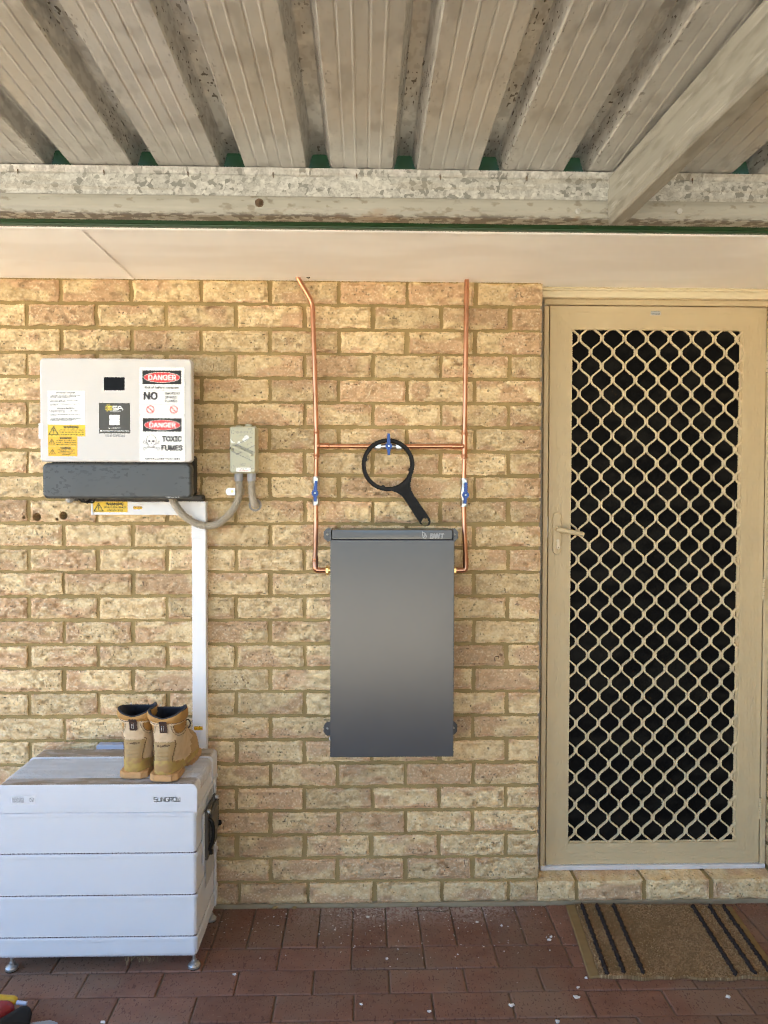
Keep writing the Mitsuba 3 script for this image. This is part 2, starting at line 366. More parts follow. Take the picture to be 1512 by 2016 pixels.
HOLES = [(-1.138, 1.3835, .0152), (-1.046, 1.3887, .0150), (-1.183, 1.3813, .0055), (-1.069, 1.3760, .0055), (.5745, .0405, .0036), (.5675, .0350, .0030)]
def brick(x0, x1, z0, z1, y=0.0, back=.05, nx=23, nz=7, seed=0, rough=.0022):
    """one brick: a gridded rough front with worn edges, joined to a plain box behind"""
    nx = max(5, int(nx * (x1 - x0) / .23))
    X, Z = np.meshgrid(np.linspace(0, 1, nx + 1), np.linspace(0, 1, nz + 1), indexing='ij')
    px, pz = x0 + X * (x1 - x0), z0 + Z * (z1 - z0)
    o = np.array([seed * 3.17, seed * 1.31, 0]); q = np.stack([px * 40, pz * 40, px * 0], -1) + o
    h = (meshkit.fbm(q, 3, seed) - .5) * 2 * rough + (meshkit.noise(np.stack([px * 9, pz * 12, px * 0], -1) + o) - .5) * .002
    ex, ez = np.minimum(X, 1 - X) * (x1 - x0), np.minimum(Z, 1 - Z) * (z1 - z0)
    e = np.minimum(ex, ez); h -= .0042 * np.clip(1 - e / .007, 0, 1) ** 1.5 * (.5 + 1.1 * meshkit.noise(np.stack([px * 30, pz * 30, px * 0 + 3], -1) + o))
    wob = (meshkit.fbm(np.stack([px * 55, pz * 55, px * 0 + 9], -1) + o, 2, seed + 1) - .5) * .0080
    border = (e < 1e-9)
    px = px + np.where((X == 0) | (X == 1), wob, 0) + np.where((X > 0) & (X < 1), 0, 0)
    pz = pz + np.where((Z == 0) | (Z == 1), wob, 0)
    V = np.stack([px, y - h, pz], -1).reshape(-1, 3); F = []; N = nz + 1
    for i in range(nx):
        for j in range(nz):
            a, b, c, d = i * N + j, (i + 1) * N + j, (i + 1) * N + j + 1, i * N + j + 1
            F += [[a, b, c], [a, c, d]]
    loop = [i * N for i in range(nx)] + [nx * N + j for j in range(nz)] + [i * N + nz for i in range(nx, 0, -1)] + [j for j in range(nz, 0, -1)]
    m = len(V); Bk = V[loop].copy(); Bk[:, 1] = y + back; V = np.vstack([V, Bk]); L = len(loop)
    for k in range(L):
        a, b = loop[k], loop[(k + 1) % L]; F += [[a, m + k, m + (k + 1) % L], [a, m + (k + 1) % L, b]]
    c = len(V); V = np.vstack([V, Bk.mean(0)])
    for k in range(L): F.append([c, m + (k + 1) % L, m + k])
    return trimesh.Trimesh(V, F, process=False)

def drill(mesh):
    b = mesh.bounds; hit = [h for h in HOLES if b[0][0] - h[2] < h[0] < b[1][0] + h[2] and b[0][2] - h[2] < h[1] < b[1][2] + h[2]]
    if not hit: return mesh
    m = m3.Manifold(m3.Mesh(np.asarray(mesh.vertices, np.float32), np.asarray(mesh.faces, np.uint32)))
    if m.status() != m3.Error.NoError:
        mesh.fix_normals(); m = m3.Manifold(m3.Mesh(np.asarray(mesh.vertices, np.float32), np.asarray(mesh.faces, np.uint32)))
    for x, z, r in hit:
        m = m - m3.Manifold.cylinder(.3, r, r * .9, 18).rotate([-90, 0, 0]).translate([x, -.05, z])
    return tm(m)

JB, JP = .0128, .0140       # bed and perpend joints
bid = 0
for r in range(1, 27):
    zt, zb = Z0 - CH * (r - 1) - JB / 2, Z0 - CH * r + JB / 2
    if r == 1: zt = Z0 - .004
    if r == 26: zb = .012
    xr = XE
    first = True
    while xr > -1.50:
        w = (.235 if r % 2 else .115) if first else BP
        if r == 26 and first: w = XE - .522
        x1 = xr if first else xr - JP / 2
        x0 = xr - w + (JP / 2)
        jit = rng.normal(0, .0014, 4)
        bid += 1
        yb = -.004 if r == 26 else rng.normal(0, .0010)
        m = brick(x0 + jit[0], x1 + (jit[1] if not first else 0), zb + jit[2] * .6, zt + jit[3] * .6, y=yb, seed=bid)
        put(WALL + '__brick', drill(m), 'm_brick', False if False else 40, uv=rng.random(2))
        xr -= w; first = False
# other side of the door: one column in reach of a step sideways
XR = 1.500
for r in range(1, 26):
    zt, zb = Z0 - CH * (r - 1) - JB / 2, Z0 - CH * r + JB / 2
    if r == 1: zt = Z0 - .004
    w = .235 if r % 2 else .115
    put(WALL + '__brick', brick(XR, XR + w - JP / 2, zb, zt, seed=900 + r, back=.11), 'm_brick', 40, uv=rng.random(2))
farb = []
for r in range(1, 27):
    zt, zb = Z0 - CH * (r - 1) - JB / 2, Z0 - CH * r + JB / 2
    for k in range(6):
        a = XE - (.235 if r % 2 else .115) - BP * (9 + k); farb.append(box(a - BP + JP / 2 + (-.002), a - JP / 2, 0, .05, zb, zt)) if a < -1.50 else None
        a = XR + (.235 if r % 2 else .115) + BP * k; farb.append(box(a + JP / 2, a + BP - JP / 2, 0, .05, zb, zt))
put(WALL + '__far_brick', farb, 'm_brick', False, kind='stuff', label='further bricks of the wall beyond the view', uv=(.5, .5))
def mslab(x0, x1, z0, z1, y0=.0095, y1=.11, step=.02):
    nx, nz = max(1, int((x1 - x0) / step)), max(1, int((z1 - z0) / step))
    return drill(box(x0, x1, y0, y1, z0, z1))
put(WALL + '__mortar', [mslab(-2.95, XE - .004, -.03, 2.32), mslab(XR + .004, 3.0, -.03, 2.32)], 'm_mortar', False, label='ochre raked mortar joints')
P('m_mortar_grey', lambda p, n, uv: mix((.25, .205, .135), (.35, .29, .195), fbm(p.x * 30, p.y * 40, p.z * 60, 3)), .9, spec=.1)
put(WALL + '__mortar_foot', box(-1.6, 1.62, -.0075, .02, -.03, .0115), 'm_mortar_grey', False, label='grey brown mortar smear along the foot of the wall')

# door step (bricks on the flat under the door)
STEP = thing('door_step', 'low brick door step under the screen door with its dusty tops showing', 'step')
xs = [.5285, .766, 1.011, 1.254, 1.498, 1.74]
for i, (a, b) in enumerate(zip(xs[:-1], xs[1:])):
    m = brick(max(a + .008, XE + .0015) if i == 0 else a + .008, b - .008, .012, .0815, y=-.006, back=.22, seed=500 + i)
    put(STEP + '__brick', m, 'm_brick', 40, uv=rng.random(2))
put(STEP + '__mortar', box(XE + .001, 1.74, .004, .2, -.02, .0765), 'm_mortar', False)

# ------------------------------------------------------------------ eaves soffit, trim, gutter
SOF = thing('eaves_soffit', 'cream painted eaves lining boards running above the wall', 'soffit')
part(SOF, 'board', box(-2.9, -.8085, -.4985, .085, 2.2112, 2.2172), 'm_soffit', False)
part(SOF, 'board', box(-.7965, 3.0, -.4985, .085, 2.2112, 2.2172), 'm_soffit', False)
part(SOF, 'cover_strip', stack(-.8105, -.7945, -.4985, .0, .004, [(0, -2.218), (0, -2.2098), (.002, -2.2075)]).apply_transform(np.diag([1, 1, -1, 1.0])), 'm_soffit', 40)
q = prism(Polygon([(-.512, 2.2075), (-.4995, 2.2075), (-.4995, 2.42), (-.512, 2.42)]), -2.9, 3.0)
q.apply_transform(np.array([[0, 0, 1, 0], [1, 0, 0, 0], [0, 1, 0, 0], [0, 0, 0, 1.0]]))
part(SOF, 'fascia', q, 'm_soffit', False)
hole = front(prism(Point(-.2033, 0).buffer(.006), 0, .001))
part(SOF, 'drill_hole', [cyl((-.193, -.030, 2.2109), (-.193, -.030, 2.2150), .0075)], 'm_ink', False, label='small dark hole beside the copper pipe')
TRIM = thing('head_trim', 'cream cracked filler strip between soffit and door frame', 'trim')
part(TRIM, 'strip', box(XE + .001, XR - .001, .055, .10, 2.1745, 2.2108), 'm_cream_trim', False)
part(TRIM, 'bead', cyl((XE + .002, .052, 2.2015), (XR - .002, .053, 2.2025), .0045, 10), 'm_cream_trim', 40)
GUT = thing('eaves_gutter', 'dark green metal gutter squeezed between soffit edge and beam', 'gutter')
gp = LineString([(-.514, 2.43), (-.514, 2.2125), (-.532, 2.2105), (-.5335, 2.214), (-.553, 2.2125), (-.5665, 2.218), (-.5665, 2.33), (-.560, 2.338), (-.560, 2.42)]).buffer(.0008)
q = prism(gp, -2.9, 3.0); q.apply_transform(np.array([[0, 0, 1, 0], [1, 0, 0, 0], [0, 1, 0, 0], [0, 0, 0, 1.0]]))
part(GUT, 'trough', q, 'm_green', 20)
part(GUT, 'bracket_bead', cyl((-2.9, -.541, 2.2115), (3.0, -.541, 2.2115), .0028, 8), 'm_green', 40)

# ------------------------------------------------------------------ patio roof
def along_x(poly, x0, x1):
    m = prism(poly, x0, x1); m.apply_transform(np.array([[0, 0, 1, 0], [1, 0, 0, 0], [0, 1, 0, 0], [0, 0, 0, 1.0]])); return m
BEAM = thing('roof_beam', 'galvanised steel beam with spangled upper band along the eaves', 'beam')
part(BEAM, 'lower_channel', along_x(LineString([(-.572, 2.3245), (-.618, 2.3245), (-.6195, 2.262), (-.622, 2.252), (-.622, 2.232), (-.6195, 2.228), (-.6195, 2.2165), (-.6165, 2.2135), (-.575, 2.2135), (-.573, 2.226)]).buffer(.0012), -2.9, 3.0), 'm_oldgalv', 20, label='dull cream streaked lower face')
part(BEAM, 'upper_band', along_x(LineString([(-.600, 2.3335), (-.6335, 2.3330), (-.6245, 2.3200), (-.6225, 2.3185), (-.6240, 2.3145), (-.6240, 2.263)]).buffer(.0010), -2.9, 3.0), 'm_spangle', 20, label='bright spangled galvanised upper face')
for x, z in ((-.4979, 2.2727), (.5757, 2.2797), (.5762, 2.2330), (.8533, 2.2791), (.8538, 2.2364)):
    y = -.6245 if z > 2.262 else -.6228
    s = part(BEAM, 'bolt', [hexprism((x, y - .0058, z), (x, y - .001, z), .0048), cyl((x, y - .0018, z), (x, y + .002, z), .0075)], 'm_zinc', 30)
part(BEAM, 'rusty_bolt', [hexprism((-.2807, -.631, 2.2442), (-.2807, -.622, 2.2442), .007), cyl((-.2807, -.6245, 2.2442), (-.2807, -.620, 2.2442), .0115), cyl((-.2807, -.640, 2.2442), (-.2807, -.62, 2.2442), .0035)], 'm_rust', 30, label='larger rusty bolt on the lower face')
for x in (-.9166, -.691, -.4695, -.244, -.0214, .2026, .436, .886):
    part(BEAM, 'screw_tip', tube([(x, -.6265, 2.333), (x + .0004, -.6268, 2.318), (x + .001, -.6268, 2.3095)], [.0019, .0017, .0008], 7), 'm_rust', 30)

ROOF = thing('patio_roof', 'ribbed galvanised steel roof sheets seen from underneath, speckled with dirt', 'roof')
PITCH, X_R, SL = .2295, -.8098, -.0175           # rib pitch, centre of one rib, fall towards the house
def sheet(i0, n):
    """n rib-to-rib bays; both side laps end on a rib top"""
    pts = []; c = X_R + i0 * PITCH
    for k in range(n + 1):
        a = c + k * PITCH
        rib = [(a - .0350, 0), (a - .0320, .004), (a - .0200, .046), (a - .0165, .0495), (a, .0500), (a + .0165, .0495), (a + .0200, .046), (a + .0320, .004), (a + .0350, 0)]
        if k == 0: rib = [q for q in rib if q[0] >= a - .0166]
        if k == n: rib = [q for q in rib if q[0] <= a + .0290]
        pts += rib
        if k < n:
            for s in range(4):
                u = a + .035 + (s + 1) * (PITCH - .07) / 5
                pts += [(u - .0038, 0), (u - .0012, -.0012 if s % 2 else .0012), (u + .0012, -.0012 if s % 2 else .0012), (u + .0038, 0)]
    lift = .0009 * (i0 // 3 % 2)
    poly = LineString([(x, z + lift) for x, z in pts]).buffer(.00035, join_style=2)
    m = prism(poly, 0, 3.32)
    v = m.vertices.copy(); L = v[:, 2]
    m.vertices = np.column_stack([v[:, 0], -.600 - L, 2.3352 + v[:, 1] - L * SL * -1.0 * 1.0]) if False else np.column_stack([v[:, 0], -.600 - L, 2.3352 + v[:, 1] - L * SL])
    m.fix_normals(); return m
for i in range(-4, 17, 3): part(ROOF, 'roof_sheet', sheet(i, 3), 'm_sheet', 20)

RAF = thing('roof_rafter', 'steel rafter running out from the beam above the door', 'rafter')
def along_y(poly, y0, y1, slope):
    m = prism(poly, 0, y0 - y1); v = m.vertices.copy(); m.vertices = np.column_stack([v[:, 0] + .054 * v[:, 2], y0 - v[:, 2], v[:, 1] - v[:, 2] * slope]); m.fix_normals(); return m
prof = LineString([(.700, 2.222), (.700, 2.200), (.6965, 2.197), (.6640, 2.197), (.6605, 2.2005), (.6605, 2.219), (.6580, 2.224), (.6580, 2.288), (.6605, 2.293), (.6605, 2.322), (.664, 2.3255), (.700, 2.3255), (.700, 2.303)]).buffer(.0012)
part(RAF, 'channel', along_y(prof, -.6255, -3.80, SL), 'm_rafter', 20)
part(RAF, 'end_cleat', box(.7025, .706, -.66, -.6255, 2.21, 2.31), 'm_oldgalv', False)
POST = thing('patio_post', 'galvanised steel post holding the outer edge of the patio roof', 'post')
OB = thing('outer_beam', 'galvanised steel beam along the outer edge of the patio roof', 'beam')
part(OB, 'channel', along_x(Polygon([(-3.87, 2.26), (-3.815, 2.26), (-3.815, 2.375), (-3.87, 2.375)]), -1.72, 1.79), 'm_oldgalv', False)
part(POST, 'shaft', cbox(-1.74, -1.65, -3.885, -3.80, 0, 2.255, .004), 'm_oldgalv', 30)

HR = thing('house_roof', 'tiled house roof eave above the gutter, mostly above the patio roof', 'roof')
hr = prism(Polygon([(-.680, 2.396), (-.680, 2.416), (1.5, 3.44), (1.5, 3.42)]), -2.95, 5.0); hr.apply_transform(np.array([[0, 0, 1, 0], [1, 0, 0, 0], [0, 1, 0, 0], [0, 0, 0, 1.0]]))
part(HR, 'tile_course', hr, 'm_tile', False)
WING = thing('house_wing', 'brick side wall of the house closing the right end of the patio', 'wall')
part(WING, 'side_wall', box(1.79, 1.90, -6.5, -.012, -.03, 2.19), 'm_mortar', False)
wb = []
for r in range(1, 27):
    for k in range(28):
        a = -.02 - (.12 if r % 2 else 0) - k * BP
        if a - BP > -6.52: wb.append(box(1.783, 1.80, a - BP + JP, a, Z0 - CH * r + JB / 2, min(2.186, Z0 - CH * (r - 1) - JB / 2)))
put(WING + '__far_brick', wb, 'm_brick', False, kind='stuff', label='bricks of the side wall', uv=(.5, .5))

FEN = thing('boundary_fence', 'grey green steel fence across the yard behind the viewer', 'fence')
fen = []
for i in range(120):
    x = -12 + i * .2; fen.append(box(x, x + .1, -13.0, -12.985, -.03, 1.6)); fen.append(box(x + .1, x + .2, -12.985, -12.97, -.03, 1.6))
part(FEN, 'panel', fen, 'm_fence', False)

# ------------------------------------------------------------------ inverter
INV = thing('wall_inverter', 'white and charcoal wall-mounted solar inverter covered in warning signs', 'inverter')
F = .170
def fpart(t, name, mesh, mat, smooth=30, **kw): return part(t, name, front(mesh if not isinstance(mesh, list) else cat(mesh)), mat, smooth, **kw)
fpart(INV, 'housing', [stack(-1.025, -.589, 1.56, 1.895, .012, [(0, .03), (0, .146)]), stack(-1.020, -.586, 1.452, 1.575, .02, [(0, .03), (0, .135), (.006, .141)])], 'm_dark_housing', 40, label='dark metal housing behind the covers')
fpart(INV, 'wall_plate', [stack(-1.020, -.5815, 1.462, 1.597, .010, [(0, .002), (0, .032), (.004, .036)]), stack(-1.015, -.5540, 1.4405, 1.4618, .006, [(0, .002), (0, .040), (.005, .045)])], 'm_dark_housing', 40, label='dark mounting plate on the wall')
fpart(INV, 'front_cover', stack(-1.0545, -.5620, 1.5690, 1.9065, .014, [(.003, .138), (0, .141), (0, .1625), (.0013, .1670), (.004, .1692), (.008, .170)], 8), 'm_white_plastic', 40, label='off-white upper cover')
fpart(INV, 'lower_cover', stack(-1.0490, -.5645, 1.4490, 1.5665, .019, [(.004, .135), (0, .138), (0, .158), (.0015, .164), (.005, .1685), (.010, .170)], 8), 'm_lower_cover', 40, label='charcoal lower cover with damp blotches')
for i in range(11): fpart(INV, 'cooling_fin', box(-.5895, -.5850, 1.63 + i * .024, 1.636 + i * .024, .05, .135), 'm_dark_housing', False)
fpart(INV, 'side_plate', box(-.5735, -.5715, 1.675, 1.78, .10, .137), 'm_zinc', False, label='small silver rating plate on the right side')
fpart(INV, 'display', rounded(-.8463, -.7795, 1.8023, 1.8448, .002, .168, .1706, .0004), 'm_black_gloss', 30, label='black display window')
d = part(INV, 'dark_sticker', front(rounded(-.8630, -.7628, 1.6624, 1.7609, .001, .1695, .1704, .0002)), 'm_sticker_dark', 30, label='square dark installer sticker with sun logo')
z = .1704
# logo: yellow E with rays, white S and A
ex, ey = -.8290, 1.7485
fpart(d, 'sun_letter', [strokes([[(1, 1), (.35, 1), (.05, .75), (.05, .25), (.35, 0), (1, 0)], [(.25, .5), (1, .5)]], -.8345, -.8205, 1.7385, 1.7500, .0032, z)] +
      [prism(affinity.rotate(sbox(-.0012, -.0022, .0012, .0022), a - 90), z, z + .0004).apply_translation([-.8285 + .0125 * math.cos(math.radians(a)), 1.7445 + .0115 * math.sin(math.radians(a)), 0]) for a in (98, 125, 152, 180, 207, 232)], 'm_print_yellow')
fpart(d, 'white_print', [strokes([[(1, 1), (.1, 1), (0, .75), (.1, .5), (.9, .5), (1, .25), (.9, 0), (0, 0)]], -.8178, -.8035, 1.7385, 1.7500, .0032, z), strokes([[(0, 0), (.0, .75), (.15, 1), (.45, 1), (1, 0)], [(0, .4), (.6, .4)]], -.8005, -.7850, 1.7385, 1.7500, .0032, z),
      text('EMPOWER SOLAR', -.8345, -.7850, 1.7330, .0028, z, True), text('1300 088 272', -.8250, -.7935, 1.6775, .0042, z), strokes([[(.2, 1), (0, .6), (.6, 0), (1, .3)]], -.8312, -.8270, 1.6770, 1.6815, .0014, z),
      text('info@empowersolaraustralia.com.au', -.8530, -.7660, 1.6690, .0040, z, True), prism(Point(-.8565, 1.6708).buffer(.0026), z, z + .0004)], 'm_sign_white')
fpart(d, 'faint_print', text('AUSTRALIA', -.8215, -.7965, 1.7285, .0022, z), 'm_grey_ink')
fpart(d, 'blank_square', prism(sbox(-.8300, 1.6892, -.7962, 1.7222), z, z + .0004), 'm_sign_white')
fpart(INV, 'brand_lettering', block_word('SUNGROW', -.8433, -.7794, 1.6512, 1.6588, .0014, .170), 'm_grey_ink')
fpart(INV, 'orange_line', prism(sbox(-.8230, 1.6478, -.8000, 1.6484), .1698, .1702), 'm_print_orange')
# shutdown instructions
s = part(INV, 'white_label', front(prism(sbox(-1.0280, 1.6900, -.9083, 1.7998), .1695, .1705)), 'm_sign_white', label='white instruction sheet with small print')
z = .1705; L = -1.0225; Rr = -.9130
lines = []
yy = 1.7910
for t_, ind, gap, bold in (('SHUTDOWN INVERTER', 1, .0072, True), ("1. Turn off either the 'MAIN SWITCH (INVERTER SUPPLY)'", 0, .0038, 0), ("located in the switchboard or the 'INVERTER AC", 0, .0038, 0), ("ISOLATOR' adjacent/below the inverter", 0, .0085, 0),
                          ("2. Turn off all 'PV ARRAY D.C. ISOLATOR(S)' located", 0, .0038, 0), ('adjacent/below the inverter.', 0, .0085, 0), ("3. If battery connected to inverter, turn off 'BATTERY DC", 0, .0038, 0), ("ISOLATOR'.", 0, .0108, 0), ('ENERGISE INVERTER', 1, .0072, True),
                          ("4. Turn on all 'PV ARRAY D.C. ISOLATOR(S)' located", 0, .0038, 0), ('adjacent/below the inverter', 0, .0085, 0), ("5. If battery connected to inverter, turn on 'BATTERY DC", 0, .0038, 0), ("ISOLATOR'", 0, .0085, 0), ("6. Turn on either the 'MAIN SWITCH (INVERTER SUPPLY)'", 0, .0038, 0), ("located in the switchboard or the 'INVERTER AC", 0, .0038, 0), ("ISOLATOR' adjacent/below the inverter.", 0, .004, 0)):
    lines.append(text(t_, (-1.0010 if ind else L + (0 if t_[0] in '123456' else .003)), (-.9390 if ind else Rr - .012 * (len(t_) < 46)), yy,   .0040 if ind else .0027, z, bool(bold), 'c' if ind else 'l', fat=.0002)); yy -= gap
fpart(s, 'small_print', lines, 'm_faint_ink')
def warning(t, name, x0, x1, y0, y1, zf, mat, body, head_h, body_h, tri, label, plate=.001):
    k = part(t, name, front(prism(sbox(x0, y0, x1, y1), zf - .0005, zf + plate)), mat, label=label); z = zf + plate
    w = x1 - x0; h = y1 - y0; tx = x0 + tri[0] * w; ty = y0 + tri[1] * h; ts = tri[2] * h
    tr = Polygon([(tx - ts * .58, ty - ts / 2), (tx + ts * .58, ty - ts / 2), (tx, ty + ts / 2)])
    sw = ts * .085
    pr = [prism(tr.buffer(sw * .5).difference(tr.buffer(-sw * .7)), z - .0001, z + .0004),
          prism(Polygon([(tx + a * ts, ty + b * ts) for a, b in ((.02, .28), (-.10, -.04), (-.01, -.03), (-.05, -.26), (-.10, -.24), (-.03, -.40), (.07, -.27), (.02, -.27), (.10, .05), (.0, .03), (.09, .25))]), z - .0001, z + .0004)]
    lx = tx + ts * .62 + w * .02
    n = len(body); ytop = y1 - h * .10 - head_h
    pr.append(text('WARNING', lx + w * .04, x1 - w * .10, ytop, head_h, z, True, fat=.0004))
    for i, b in enumerate(body): pr.append(text(b, lx, x1 - w * .03, ytop - (i + 1) * (ytop - y0 - h * .10) / n, body_h, z, fat=.0002))
    fpart(k, 'print', pr, 'm_ink'); return k
warning(INV, 'yellow_label', -1.0279, -.9078, 1.6522, 1.6895, F, 'm_label_yellow', ['BATTERY SYSTEM D.C. ISOLATORS', 'DO NOT DE-ENERGISE THE BATTERY', 'SYSTEM AND BATTERY SYSTEM CABLING'], .0072, .0034, (.155, .48, .72), 'widest yellow warning label under the instructions')
warning(INV, 'yellow_label', -1.0275, -.9335, 1.6203, 1.6518, F, 'm_label_amber', ['PV ARRAY D.C. ISOLATORS', 'DO NOT DE-ENERGISE THE PV', 'ARRAY AND ARRAY CABLING'], .0056, .0034, (.13, .46, .55), 'middle amber warning label of the three')
warning(INV, 'yellow_label', -1.0274, -.9337, 1.5878, 1.6197, F, 'm_label_amber', ['MULTIPLE D.C. SOURCES', 'TURN OFF ALL D.C.', 'ISOLATORS TO ISOLATE', 'EQUIPMENT'], .0050, .0034, (.145, .46, .52), 'lowest amber warning label of the three')
fpart(INV, 'side_label', [prism(sbox(-1.0575, 1.6445, -1.0443, 1.6935), .1655, .1712)], 'm_sign_white', label='white label wrapped round the left edge')
# danger signs
def sign(x0, x1, y0, y1, label):
    return part(INV, 'danger_sign', front(rounded(x0, x1, y0, y1, .005, .1695, .1722, .0006)), 'm_sign_white', label=label)
z = .1722
for k, (bx, ell, dt) in enumerate((((-.7217, -.5958, 1.8229, 1.8673), (-.7177, -.5995, 1.8277, 1.8618), (-.7048, -.6095, 1.8365, 1.8526)), ((-.7207, -.5953, 1.6685, 1.7122), (-.7163, -.5990, 1.6730, 1.7070), (-.7045, -.6094, 1.6826, 1.6978)))):
    s = sign(-.7313, -.5850, (1.7244, 1.5701)[k], (1.8776, 1.7222)[k], ('upper danger sign about battery explosion and smoking', 'lower danger sign with skull about toxic fumes')[k])
    E = lambda g: affinity.translate(affinity.scale(Point(0, 0).buffer(1, 24), (ell[1] - ell[0]) / 2 - g, (ell[3] - ell[2]) / 2 - g), (ell[0] + ell[1]) / 2, (ell[2] + ell[3]) / 2)
    fpart(s, 'black_panel', prism(sbox(bx[0], bx[2], bx[1], bx[3]), z - .0002, z + .0003), 'm_ink')
    fpart(s, 'oval_rim', prism(E(0), z, z + .0005), 'm_sign_white')
    fpart(s, 'red_oval', prism(E(.0013), z, z + .0007), 'm_sign_red')
    fpart(s, 'danger_lettering', text('DANGER', dt[0], dt[1], dt[2], dt[3] - dt[2], z + .0007, True, fat=.0005), 'm_sign_white')
    if k == 0:
        pr = [text('Risk of battery explosion', -.7213, -.5959, 1.8085, .0070, z, fat=.0004), text('NO', -.7195, -.6708, 1.7735, .0225, z, True, fat=.0011), text('SMOKING', -.6522, -.5982, 1.7893, .0076, z, fat=.0004), text('SPARKS', -.6522, -.6056, 1.7768, .0076, z, fat=.0004), text('FLAMES', -.6522, -.6050, 1.7645, .0076, z, fat=.0004),
              text('_', -.700, -.690, 1.7395, .004, z), strokes([[(0, 0), (.4, .3), (1, .1)], [(.3, .9), (.5, .6)]], -.6255, -.6165, 1.7350, 1.7450, .0011, z)]
        fpart(s, 'black_lettering', pr, 'm_ink')
        fpart(s, 'rule', [prism(sbox(-.7224, yy - .0003, -.5950, yy + .0003), z - .0001, z + .0003) for yy in (1.8013, 1.7578)], 'm_grey_ink')
        for cx in (-.6961, -.6206): fpart(s, 'prohibition_symbol', [prism(Point(cx, 1.7405).buffer(.0132).difference(Point(cx, 1.7405).buffer(.0103)).union(LineString([(cx - .0085, 1.7490), (cx + .0085, 1.7320)]).buffer(.0015)), z - .0001, z + .0006)], 'm_sign_red', label='red circle barring cigarettes' if cx < -.65 else 'red circle barring flames')
    else:
        sk = -.6935
        head = unary_union([affinity.scale(Point(sk, 1.6400).buffer(1, 20), .0165, .0185), sbox(sk - .0085, 1.6150, sk + .0085, 1.6300)]).buffer(.002).buffer(-.002)
        bones = []
        for sg in (1, -1):
            a, b = (sk - .0235, 1.6335 if sg < 0 else 1.6120), (sk + .0235, 1.6120 if sg < 0 else 1.6335)
            bones += [LineString([a, b]).buffer(.0024)] + [Point(px + dx, py + dy).buffer(.0030) for px, py in (a, b) for dx, dy in ((.001, .0028), (-.001, -.0028))]
        bones = unary_union(bones); bo = bones.difference(bones.buffer(-.0013)).difference(head)
        sku = head.difference(head.buffer(-.0016))
        eyes = unary_union([affinity.scale(Point(sk - .0065, 1.6375).buffer(1), .0042, .0035), affinity.scale(Point(sk + .0065, 1.6375).buffer(1), .0042, .0035), Polygon([(sk - .002, 1.628), (sk + .002, 1.628), (sk, 1.633)])] + [sbox(sk - .0065 + i * .0032, 1.6165, sk - .0060 + i * .0032, 1.6220) for i in range(5)])
        fpart(s, 'skull_outline', prism(unary_union([bo, sku]), z - .0001, z + .0004), 'm_faint_ink', label='skull and crossbones')
        fpart(s, 'skull_face', prism(eyes, z - .0001, z + .0005), 'm_ink')
        fpart(s, 'black_lettering', [text('TOXIC', -.6584, -.5954, 1.6370, .0162, z, True, fat=.0009), text('FUMES', -.6604, -.5930, 1.6078, .0162, z, True, fat=.0009), text('FIRE WILL CAUSE TOXIC FUMES', -.7217, -.5927, 1.5773, .0052, z, fat=.0003)], 'm_ink')
        fpart(s, 'rule', prism(sbox(-.7217, 1.5900, -.5927, 1.5906), z - .0001, z + .0003), 'm_grey_ink')
fpart(INV, 'slogan_print', text('Clean power for all', -.6519, -.5999, 1.4530, .0036, .170), 'm_sign_white')
fpart(INV, 'bottom_plug', [cyl((-.985, 1.442, .10), (-.985, 1.462, .10), .014), cyl((-.985, 1.436, .10), (-.985, 1.4425, .10), .010)], 'm_gland', 40)
def arcpath(cx, cy, rx, ry, z0, a0=180, a1=360, n=18): return [(cx + rx * math.cos(math.radians(a)), cy + ry * math.sin(math.radians(a)), z0) for a in np.linspace(a0, a1, n)]
for a_ in ((-.938, 1.455, .020, .018, .095), (-.925, 1.455, .016, .020, .105), (-.915, 1.455, .010, .020, .090)): fpart(INV, 'cable_loop', tube(arcpath(*a_), .0028, 8), 'm_black', 40)

# ------------------------------------------------------------------ cable duct
DUCT = thing('cable_duct', 'white plastic cable duct turning down from the inverter to the battery', 'cable duct')
fpart(DUCT, 'horizontal_duct', stack(-.9330, -.6500, 1.3920, 1.4384, .002, [(0, -.004), (0, .0285), (.0015, .030)]), 'm_duct', 30)
fpart(DUCT, 'end_cap', stack(-.9402, -.9325, 1.3910, 1.4390, .002, [(0, -.004), (0, .030), (.0015, .0315)]), 'm_duct', 30)
fpart(DUCT, 'vertical_duct', stack(-.5953, -.5475, .52, 1.3100, .002, [(0, -.004), (0, .0285), (.0015, .030)]), 'm_duct', 30)
cor = Polygon([(-.6500, 1.3915), (-.6500, 1.4390), (-.5470, 1.4390), (-.5470, 1.3100), (-.5958, 1.3100), (-.5958, 1.3897)])
cut = LineString([(-.5945, 1.3897), (-.5480, 1.4375)]).buffer(.0007)
fpart(DUCT, 'corner_cover', [prism(cor, -.004, .0305), prism(cor.buffer(-.0008).difference(cut), .0304, .0318)], 'm_duct', False)
warning(DUCT, 'yellow_label', -.9320, -.8150, 1.4016, 1.4378, .030, 'm_label_yellow', ['DO NOT DISCONNECT', 'UNDER LOAD'], .0086, .0062, (.155, .47, .74), 'yellow do-not-disconnect warning label', plate=.0008)
for nm, x0, x1, y0, y1 in (('horizontal', -.7954, -.7653, 1.4120, 1.4218), ('vertical', -.5897, -.5600, .6435, .6560)):
    g = part(DUCT, 'battery_tag', front(prism(sbox(x0, y0, x1, y1), .0295, .0310)), 'm_label_amber', label=f'small yellow battery tag on the {nm} run')
    fpart(g, 'print', [text('BATTERY', x0 + .0025, x1 - .0025, y0 + .003, .0042, .0310), prism(sbox(x0, y0, x1, y1).difference(sbox(x0, y0, x1, y1).buffer(-.0006)), .0309, .0314)], 'm_ink')

